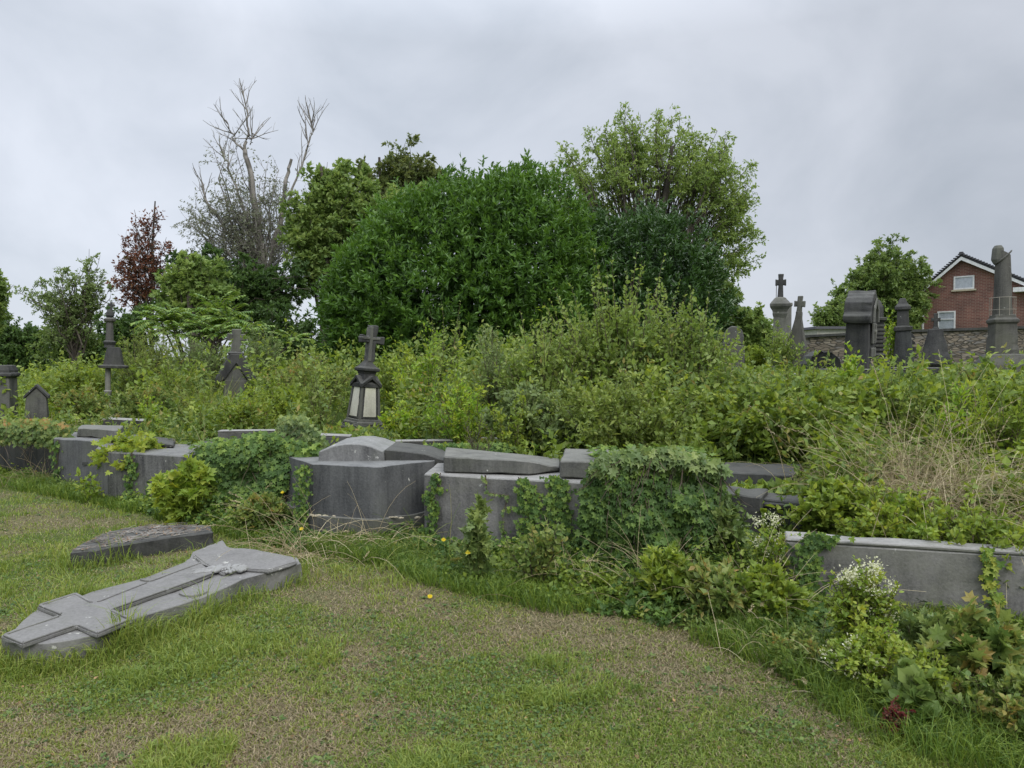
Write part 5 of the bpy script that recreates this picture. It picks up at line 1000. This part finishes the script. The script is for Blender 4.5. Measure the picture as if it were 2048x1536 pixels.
# ============================================================ undergrowth on the slope
SX = np.array([-300, 0, 100, 200, 300, 400, 500, 600, 700, 800, 1000, 1200, 1400, 1450, 1500, 1600, 1700, 1800, 1900, 2048, 2300])
SYv = np.array([760, 755, 725, 700, 685, 685, 690, 690, 695, 690, 670, 670, 680, 712, 735, 740, 742, 745, 742, 735, 735])
WIN = [(655, 775, 853, 11.9), (436, 506, 790, 14.2), (196, 246, 795, 14.7), (45, 102, 824, 12.8), (-20, 30, 805, 13.8), (1430, 1494, 738, 11.9), (1498, 1600, 748, 10.4), 
       (140, 245, 862, 9.6), (436, 558, 866, 9.0), (618, 702, 872, 8.2), (790, 905, 884, 8.5), (905, 1012, 880, 9.1), (1420, 1620, 966, 7.0), (212, 292, 842, 11.2)]
def undergrowth():
    rng = np.random.default_rng(77); n = 15000; Yv = 1/(rng.uniform(1/22, 1/4.2, n)); X = rng.uniform(-.8, .8, n)*Yv
    d = Yv-yedge(X); g = terr(X, Yv); k = d > .75; X, Yv, g, d = X[k], Yv[k], g[k], d[k]
    k = dist_stones(X, Yv) > .02; X, Yv, g, d = X[k], Yv[k], g[k], d[k]
    px, py = topx(np.stack([X, Yv, g], -1)); s = np.interp(px, SX, SYv)
    for a, b, yb, Ym in WIN: s = np.where((px > a-8) & (px < b+8) & (Yv < Ym), np.maximum(s, yb), s)
    za = EYE+(HOR-s)/F_PX*Yv; nn = fbm(X, Yv, .9, 3)
    H = np.clip((.26+.85*smooth((d-.6)/5))*(.4+1.25*nn), .1, 1.5)*rng.uniform(.6, 1.1, len(X))*np.where(rng.random(len(X)) < .12, 1.7, 1); lim = np.clip(za-g, .05, 9)*(.55+.45*rng.random(len(X))**.5)*(.75+.5*fbm(X+9, Yv, 2.2, 2)); over = (rng.random(len(X)) < .13) & (s <= np.interp(px, SX, SYv)+1); H = np.where(over, np.minimum(H*1.6, lim+rng.uniform(.05, .32, len(X))*(za-g > .08)), np.minimum(H, lim))
    straw = (px > 1740) & (Yv < 7.5) & (Yv > 5.2); H = np.where(straw, H*.4, H)
    kind = np.clip((fbm(X+50, Yv, .55, 3)*1.6-.3+rng.normal(0, .13, len(X)))*4, 0, 3.99).astype(int)
    sets = [('bramble_undergrowth', 'bramble', LANCE, 1.5, 'low brambles covering the slope between the graves'), ('weed_undergrowth', 'weed', OV2, 1.2, 'knee-high green weeds covering the slope between the graves'),
            ('pale_undergrowth', 'shrub', OV2, 1.1, 'pale grey-green weeds covering parts of the slope'), ('yellow_undergrowth', 'vine', LANCE, 1.3, 'scattered yellow-green weeds on the slope')]
    for q, (nm, mt, T, lw, lb) in enumerate(sets):
        k = kind == q
        if q == 3: k &= rng.random(len(k)) < .55
        B = np.stack([X, Yv, g-.02], -1)[k]; h = H[k]; m = len(B)
        D = rvec(rng, m)*.3+np.array([0, 0, 1.]); Cv = curves(rng, B, D, h*1.1, 6, .2, .1); tm = TM(); tubes(tm, Cv, .0025, .0012, 3, np.full(m, .1))
        sc = .052+.0034*B[:, 1]
        for j in range(2):
            nl = 13 if j else 9; P, Tn, idx, t_ = along(rng, Cv, nl, .12, 1); kk = (rng.random(len(P)) < np.clip(h[idx]/.5, .25, 1)); P, Tn, idx = P[kk], Tn[kk], idx[kk]
            P = P+rng.normal(0, .035, P.shape)*np.clip(h[idx], .1, .8)[:, None]
            scat(tm, T, P, Tn*.3+rvec(rng, len(P))*.9, rvec(rng, len(P))*.7+np.array([0, 0, 1.]), sc[idx]*rng.uniform(.7, 1.4, len(P)), np.clip(.4*rng.random(len(P))+.5*rng.random(m)[idx], 0, 1), lw)
        tag(tm.build(nm, G[mt]), lb, 'undergrowth', kind='stuff')
undergrowth()
# fringe in front of the tombs
FX = np.array([-300, 0, 200, 300, 450, 560, 640, 750, 850, 1000, 1200, 1400, 1550, 1700, 1850, 2048, 2300]); FYo = np.array([10, 8.9, 7.8, 7.2, 6.5, 6.0, 5.9, 5.6, 5.1, 4.75, 4.4, 4.1, 3.75, 3.2, 2.9, 2.75, 2.6])
FH = np.array([.15, .15, .16, .22, .34, .18, .08, .08, .14, .20, .28, .38, .24, .06, .07, .11, .18])
def fringe():
    rng = np.random.default_rng(78); n = 13000; px = rng.uniform(-80, 2150, n); yo = np.interp(px, FX, FYo); k0 = (px-1024)/F_PX
    yi = yo.copy()
    for _ in range(6): yi = yedge(k0*yi)
    f = rng.random(n)**.75; Yv = yo+(yi+.25-yo)*f; X = k0*Yv; k = (dist_stones(X, Yv) > .02) & (yi > yo) & ((px < 1640) | (f < .55) | (rng.random(n) < .3)); X, Yv, px, f = X[k], Yv[k], px[k], f[k]
    h = np.interp(px, FX, FH)*(.25+.9*f)*rng.uniform(.5, 1.3, len(X))*(.5+fbm(X, Yv, 2.5, 2)); g = terr(X, Yv)
    k = rng.random(len(X)) < np.interp(px, FX, np.array([.3, .3, .35, .8, .9, .6, .3, .3, .8, .9, 1, 1, .9, .8, .9, 1, 1])); X, Yv, px, f, h, g = [v[k] for v in (X, Yv, px, f, h, g)]
    kind = np.clip((fbm(X+20, Yv, 1.3, 3)*1.6-.3+rng.normal(0, .15, len(X)))*3, 0, 2.99).astype(int)
    for q, (nm, mt, T, lw, lb) in enumerate([('creeping_bramble', 'bramble', LANCE, 1.6, 'dark brambles creeping along the foot of the tombs'), ('creeping_ivy', 'ivy', IVY, 1.0, 'dark ivy creeping over the ground before the tombs'), ('broadleaf_weeds', 'weed', OV2, 1.3, 'small green broadleaf weeds along the foot of the tombs')]):
        k = kind == q; B = np.stack([X, Yv, g-.01], -1)[k]; hh = h[k]; m = len(B); D = rvec(rng, m)*.6+np.array([0, 0, 1.]); Cv = curves(rng, B, D, hh*1.1, 5, .6, .15); tm = TM(); tubes(tm, Cv, .0018, .001, 3, np.full(m, .1))
        P, Tn, idx, t_ = along(rng, Cv, 10, .1, 1); P = P+rng.normal(0, .02, P.shape); P[:, 2] = np.maximum(P[:, 2], terr(P[:, 0], P[:, 1])+.005)
        scat(tm, T, P, Tn*.3+rvec(rng, len(P))*.9, rvec(rng, len(P))*.6+np.array([0, -.2, 1.]), rng.uniform(.022, .05, len(P)), np.clip(.4*rng.random(len(P))+.5*rng.random(m)[idx], 0, 1), lw)
        tag(tm.build(nm, G[mt]), lb, 'undergrowth', kind='stuff')
    # long grass in the fringe
    n = 60000; px = rng.uniform(-80, 2150, n); yo = np.interp(px, FX, FYo)-.15; k0 = (px-1024)/F_PX; yi = yo.copy()
    for _ in range(6): yi = yedge(k0*yi)
    f = rng.random(n); Yv = yo+(yi+.1-yo)*f; X = k0*Yv; k = (dist_stones(X, Yv) > .006) & (yi > yo) & (fbm(X+3, Yv, 1.9, 3) > .43) & ((px < 1575) | (f < .42) | (rng.random(len(X)) < .08)); X, Yv, px, f = X[k], Yv[k], px[k], f[k]
    P = np.stack([X, Yv, terr(X, Yv)-.003], -1); m = len(P); tm = TM()
    blades(rng, tm, P, rng.uniform(.05, .16, m)*(.6+.8*fbm(X, Yv, 3, 2))*(1-.62*(px > 1560)*(f > .45))*(1+.3*(px > 1500)*(f < .5)), rng.uniform(.2, 1.2, m), rng.uniform(.003, .006, m)*(.6+Yv*.1), rng.random(m))
    tag(tm.build('long_grass', G['grass_dark']), 'longer dark green grass along the foot of the tombs', 'grass', kind='stuff')
fringe()
# ============================================================ ivy
def ivy_obj(label, pts_fn, seed, mat='ivy', name='ivy'):
    rng = np.random.default_rng(seed); tm, st, base = pts_fn(rng)
    t = thing(name, label, 'ivy', tuple(base)); tm.build('leaves', G[mat], t, True)
    if st is not None: st.build('vines', TWIG, t, True)
    return t
def front_plane(plan, i):
    a = np.array([*plan[i], 0.]); b = np.array([*plan[i+1], 0.]); d = nrm(b-a); n = np.array([d[1], -d[0], 0.]); 
    if n[1] > 0: n = -n
    return a, n
def strand(plan, i, path, widths, dens, lsz=.045):
    """leaves hanging down a tomb front along a pixel path"""
    def fn(rng):
        P0, nn = front_plane(plan, i); q = np.array([onplane(x, y, P0, nn) for x, y in path]); tm = TM(); st = TM(); u = U(P0[1]); m = len(q)
        tot = int(dens*len(path)); s = rng.random(tot)*(m-1); j = np.minimum(s.astype(int), m-2); f = (s-j)[:, None]; c = q[j]*(1-f)+q[j+1]*f; w = np.interp(s, np.arange(m), widths)*u
        along_ = np.cross(nn, [0, 0, 1.]); P = c+along_*(rng.normal(0, .45, tot)*w)[:, None]+nn*rng.uniform(.006, .05, tot)[:, None]
        D = np.array([0, 0, -1.])+along_*rng.normal(0, .5, (tot, 1))+nn*rng.uniform(0, .5, (tot, 1)); Nn = nn*1.0+np.array([0, 0, .5])+rvec(rng, tot)*.35
        scat(tm, IVY, P, D, Nn, lsz*rng.uniform(.6, 1.25, tot), rng.random(tot))
        C_ = np.stack([q+nn*.01+along_*rng.normal(0, .25*np.mean(widths)*u, (m, 1)) for _ in range(3)]); tubes(st, C_, .004, .002, 4)
        return tm, st, q[0]
    return fn
ivy_obj('narrow strand of dark ivy hanging down the left front of the rounded bluestone tomb', strand(ctr, 1, [(612, 928), (608, 970), (606, 1010), (604, 1048)], [16, 26, 24, 14], 75, .035), 1)
ivy_obj('ivy strand hooking down the left end of the long light tomb', strand(pa, 0, [(876, 945), (872, 975), (862, 990), (874, 1020), (862, 1050), (860, 1072)], [8, 22, 26, 12, 18, 18], 30, .040), 2)
ivy_obj('middle ivy strand widening down the long light tomb front', strand(pa, 1, [(1050, 955), (1060, 985), (1066, 1020), (1068, 1060), (1062, 1095), (1070, 1130)], [10, 38, 44, 44, 40, 24], 75, .042), 3)
ivy_obj('ivy strand on the right end of the long light tomb, beside the mound', strand(pa, 1, [(1110, 950), (1122, 975), (1120, 1010), (1128, 1050), (1140, 1090), (1150, 1130)], [22, 34, 32, 30, 36, 40], 75, .042), 4)
ivy_obj('thin wisp of ivy on bare stone of the long light tomb', strand(pa, 1, [(972, 950), (975, 985), (1018, 990), (1006, 1030), (1008, 1080)], [5, 6, 4, 5, 4], 12, .030), 5, 'ivy_light')
ivy_obj('dark ivy hanging on the left corner of the kerbed right tomb', strand(pg, 0, [(1640, 1062), (1622, 1085), (1616, 1120), (1618, 1160), (1616, 1200)], [50, 38, 30, 26, 24], 75, .040), 6)
ivy_obj('ivy strand with some orange leaves near the right end of the kerbed tomb', strand(pg, 0, [(1975, 1092), (1978, 1120), (1970, 1150), (1984, 1180), (1986, 1215)], [8, 18, 14, 16, 22], 16, .048), 7, 'vine')
ivy_obj('ivy strand down the middle of the streaked tomb face', strand(pi_, 1, [(265, 905), (268, 940), (262, 970), (266, 1000)], [12, 18, 14, 16], 26, .05), 8)
ivy_obj('ivy between the slotted dark tomb and its left neighbour', strand(ph, 0, [(118, 880), (116, 915), (114, 950), (116, 985)], [14, 14, 12, 14], 24, .05), 9)
def mound(poly, Yf, bulge, n, lsz, topP=None, stems=True, inner=.0):
    def fn(rng):
        poly_ = np.array(poly, float); lo, hi = poly_.min(0), poly_.max(0); tm = TM(); st = TM(); P = []; cen = poly_.mean(0); hw = (hi-lo)/2
        while len(P) < n:
            q = lo+(hi-lo)*rng.random((n, 2)); nz_ = rng.normal(0, 5, (n, 2)); q = q[inpoly(q+nz_, poly_)]
            for a, b in q:
                e = max(0, 1-((a-cen[0])/hw[0])**2*.8-((b-cen[1])/hw[1])**2*.35); Yl = np.interp(a, *Yf)
                P.append(at(a, b, Yl-(bulge*e*(.35+1.3*vnoise(a, b, .022)))-.015-rng.random()*.05+inner*rng.random()**2))
        P = np.array(P[:n]); D = np.column_stack([rng.normal(0, .5, n), rng.uniform(-.6, 0, n), rng.uniform(-1, -.3, n)]); Nn = np.column_stack([rng.normal(0, .3, n), np.full(n, -1.), rng.uniform(.1, 1.2, n)])
        scat(tm, IVY, P, D, Nn, lsz*rng.uniform(.6, 1.25, n), np.clip(rng.random(n)*.75+.25*(P[:, 2] > np.quantile(P[:, 2], .85)), 0, 1))
        if topP is not None:
            x0, x1, y0, y1, z, m = topP; q = np.column_stack([rng.uniform(x0, x1, m), rng.uniform(y0, y1, m), z+rng.uniform(.0, .10, m)]); scat(tm, IVY, q, np.column_stack([rng.normal(size=(m, 2)), rng.uniform(-.3, .5, m)]), np.tile([0, -.2, 1.], (m, 1))+rvec(rng, m)*.5, lsz*rng.uniform(.7, 1.3, m), .3+.7*rng.random(m))
        if stems:
            k = P[rng.integers(0, n, 60)]; C_ = curves(rng, k, np.column_stack([rng.normal(0, .4, 60), rng.normal(0, .1, 60), -np.ones(60)]), rng.uniform(.15, .4, 60), 6, 0, .3); tubes(st, C_, .004, .002, 3)
        return tm, st, np.array([*P.mean(0)[:2], 0])
    return fn
MP = [(1180, 945), (1195, 915), (1260, 908), (1290, 896), (1345, 895), (1385, 912), (1440, 935), (1452, 960), (1430, 1000), (1425, 1050), (1400, 1100), (1380, 1150), (1280, 1175), (1180, 1165), (1165, 1110), (1160, 1040), (1162, 975)]
zt_ = float(at(1300, 905, 5.5)[2])
ivy_obj('thick mound of ivy burying a tomb in the middle of the row', mound(MP, ([1160, 1440], [5.36, 5.02]), .17, 4300, .056, (at(1190, 900, 5.5)[0], at(1420, 900, 5.4)[0], 5.15, 6.0, zt_-.10, 900), inner=.1), 20)
MP2 = [(395, 905), (430, 880), (470, 890), (520, 862), (560, 870), (600, 885), (640, 900), (630, 925), (575, 935), (560, 1000), (555, 1060), (500, 1085), (440, 1080), (400, 1040), (385, 960)]
MT = [(1175, 935), (1200, 912), (1290, 893), (1345, 892), (1390, 908), (1445, 932), (1452, 952), (1380, 935), (1290, 922), (1200, 945)]
ivy_obj('bright young ivy trailing over the crest of the ivy mound', mound(MT, ([1160, 1440], [5.22, 4.95]), .08, 420, .07, None, stems=True, inner=.12), 25, 'ivy_light')
ivy_obj('dark ivy curtain over the hidden tomb left of the rounded bluestone tomb', mound(MP2, ([385, 640], [7.4, 6.95]), .18, 4200, .062, (at(400, 900, 7.6)[0], at(640, 900, 7.4)[0], 7.2, 8.1, .62, 900), inner=.15), 21)
ivy_obj('low bank of dark ivy behind the lid slabs, in front of the yellow plant', mound([(840, 900), (900, 885), (1010, 885), (1025, 905), (1010, 925), (900, 920), (850, 912)], ([840, 1025], [7.4, 7.1]), .1, 1300, .045, None, inner=.2), 22)
ivy_obj('ivy and creeper spilling down the slope left of the head block', mound([(560, 835), (600, 830), (640, 870), (655, 900), (630, 915), (590, 885), (555, 865)], ([555, 660], [8.0, 7.5]), .1, 900, .06, None, inner=.3), 23, 'ivy_light')
ivy_obj('tangle of creeper over the low tomb at the left edge', mound([(-30, 850), (60, 835), (130, 850), (150, 872), (130, 905), (100, 885), (-30, 880)], ([-30, 150], [9.5, 9.0]), .08, 1300, .06, None, inner=.3), 24, 'bramble')

# ============================================================ tall and dry grass
def tussock(name, label, px, Y, n, h, spread, mat, seed, wd=.005, cat='grass tuft', m=7, heads=0, droop=1.3, r0=.08, zoff=0):
    rng = np.random.default_rng(seed); c = at(px, 700, Y); g = tz(c[0], c[1])+zoff; t = thing(name, label, cat, (c[0], c[1], g)); tm = TM()
    B = np.column_stack([c[0]+rng.normal(0, r0, n), c[1]+rng.normal(0, r0, n), np.full(n, g-.02)]); D = rvec(rng, n)*spread+np.array([0, 0, 1.]); Cv = curves(rng, B, D, h*rng.uniform(.5, 1.1, n), m, droop, .08)
    Cv[..., 2] = np.maximum(Cv[..., 2], terr(Cv[..., 0], Cv[..., 1])+.004)
    tubes(tm, Cv, wd*.5, wd*.2, 3, rng.random(n))
    tm.build('blades', G[mat], t, True)
    if heads:
        hd = TM(); k = rng.integers(0, n, heads); E = Cv[k]; P, Tn, idx, s_ = along(rng, E, 26, .80, 1); scat(hd, LANCE, P+rng.normal(0, .004, P.shape), Tn+rvec(rng, len(P))*.45, rvec(rng, len(P)), rng.uniform(.012, .022, len(P)), rng.random(len(P)), 1.0)
        hd.build('seed_heads', G['straw'], t, True)
    return t
TU = [
 ('dry arching grass stalks in front of the rounded bluestone tomb', 700, 5.95, 110, .75, .9, 'straw', 14, 1.5, .22),
 ('dry grass stalks between the stele head and the rounded tomb', 590, 5.75, 60, .8, .8, 'straw', 10, 1.5, .12),
 ('long bent green-straw grass clump at the left foot of the long light tomb', 790, 5.75, 130, .6, 1.0, 'grass', 6, 1.6, .2),
 ('bleached stalks leaning on the right end of the long light tomb', 1130, 5.0, 45, .6, .9, 'straw', 5, 1.2, .12),
 ('dead stalk bundle leaning on the lower ivy mound', 1310, 4.8, 70, .65, .7, 'straw', 4, 1.0, .12),
 ('brown dead stems tangled low beside the ivy mound', 1230, 4.85, 60, .45, 1.1, 'strawbrown', 0, 1.2, .2),
 ('wispy dry stems left of the kerbed tomb', 1500, 4.45, 45, .7, .6, 'straw', 5, 1.1, .15),
 ('large straw-coloured grass clump on the right slope behind the kerbed tomb', 1900, 5.6, 1300, .85, 1.0, 'straw', 10, 1.7, .35),
 ('very tall dry grass stalks with seed heads crossing the right slope', 1880, 5.6, 80, 1.2, .55, 'straw', 40, 1.0, .40),
 ('tall pale stalks on the slope below the chapel stele', 1770, 5.9, 50, 1.1, .6, 'straw', 16, 1.0, .3),
 ('straw grass heap at the right edge above the tomb', 2040, 5.2, 700, .75, 1.1, 'straw', 10, 1.7, .3),
 ('loose hay-like grass on the slope right of the black tombs', 1780, 5.9, 600, .6, 1.2, 'straw', 8, 1.6, .3),
 ('tall green feathery grass tuft below the small gabled cross', 420, 11.2, 260, 1.0, .45, 'grass', 0, .7, .14),
 ('dry-based grass clump above the ivy-covered tomb', 392, 8.6, 150, .55, .7, 'straw', 6, 1.2, .12),
 ('dry stems poking up near the small headstone', 150, 10.6, 70, .8, .8, 'straw', 8, 1.2, .35),
 ('brown dead twigs against the low left tomb', 70, 9.1, 70, .7, 1.0, 'strawbrown', 0, 1.0, .2),
 ('thin dry grass before the ivy-covered tomb', 520, 6.6, 70, .6, .8, 'straw', 8, 1.4, .15),
 ('lush green grass clump along the near side of the fallen stele', 265, 3.98, 260, .17, 1.2, 'grass', 0, 1.6, .16),
 ('bright grass clump at the left foot of the fallen stele', 90, 3.55, 240, .15, 1.2, 'grass', 0, 1.6, .16),
 ('green grass clump by the near edge of the stele head', 440, 4.55, 220, .16, 1.2, 'grass', 0, 1.6, .14),
 ('dry stalks scattered in the weeds at the right foot of the row', 1560, 3.9, 50, .5, .9, 'straw', 5, 1.3, .25),
 ('long dark grass in the bottom right corner', 1960, 2.95, 420, .3, 1.1, 'grass_dark', 0, 1.6, .3),
 ('long green grass at the foot of the clematis', 1640, 3.3, 300, .24, 1.0, 'grass_dark', 0, 1.5, .2),
]
for i, (lb, px, Y, n, h, sp, mt, hd, dr, r0) in enumerate(TU): tussock('dry_grass_clump' if 'straw' in mt else 'grass_clump', lb, px, Y, n, h, sp, mt, 400+i, wd=(.0022+.0004*Y), heads=hd, droop=dr, r0=r0)
# yellow flowers
def flower(px, py, Y, label, seed):
    rng = np.random.default_rng(seed); c = at(px, py, Y); g = tz(c[0], c[1]); t = thing('yellow_flower', label, 'flower', (c[0], c[1], g)); st = TM(); pe = TM()
    q = np.linspace(0, 1, 5)[:, None]*(c-np.array([c[0]+.03, c[1], g]))+np.array([c[0]+.03, c[1], g]); tubes(st, q[None], .0015, .001, 4); st.build('stem', GSTEM, t, True)
    n = 22; a = np.arange(n)*2*math.pi/n; D = np.column_stack([np.cos(a), np.sin(a)*.6-.3, np.sin(a)*.5+.2]); scat(pe, OV2, np.tile(c, (n, 1)), D, np.tile([0, -.6, .8], (n, 1))+rvec(rng, n)*.3, rng.uniform(.016, .022, n), rng.random(n), .8); pe.build('petals', G['yellowpetal'], t, True)
for i, (a, b, Y, lb) in enumerate([(603, 1058, 5.8, 'yellow flower in front of the rounded tomb'), (887, 1080, 5.3, 'yellow flower low on the left end of the light tomb'), (936, 1106, 4.95, 'yellow flower beside the slim scalloped sapling'), (860, 1193, 4.7, 'yellow flower in the lawn edge below the light tomb'), (565, 985, 6.7, 'yellow flower at the edge of the ivy curtain'), (1866, 1436, 2.95, 'yellow flower in the long grass at bottom right')]): flower(a, b, Y, lb, 500+i)

GN = {'weedy_shrub': 'shrubs on the overgrown slope', 'broad_shrub': 'shrubs on the overgrown slope', 'tall_shrub': 'shrubs on the overgrown slope', 'upright_shoots': 'upright shoots on the slope', 'leafy_weed': 'leafy weeds round the tombs',
      'dense_bush': 'bushes along the back', 'ivy': 'ivy on the tombs', 'dry_grass_clump': 'clumps of dry grass', 'grass_clump': 'clumps of green grass', 'yellow_flower': 'small yellow flowers', 'clematis': 'flowering clematis',
      'kerb_stone': 'kerb stones on the slope', 'sunk_slab': 'slabs sunk behind the front tombs', 'lid_slab': 'loose lid slabs', 'yellow_sapling': 'yellow-green saplings', 'vine_plant': 'yellow-green vines', 'laurel_bush': 'laurel bushes', 'goldenrod_plant': 'narrow-leaved plants', 'sumac_tree': 'sumacs'}
for o in list(COL.objects):
    if o.parent is None and 'group' not in o and o.name.split('.')[0] in GN: o['group'] = GN[o.name.split('.')[0]]
build_lawn()
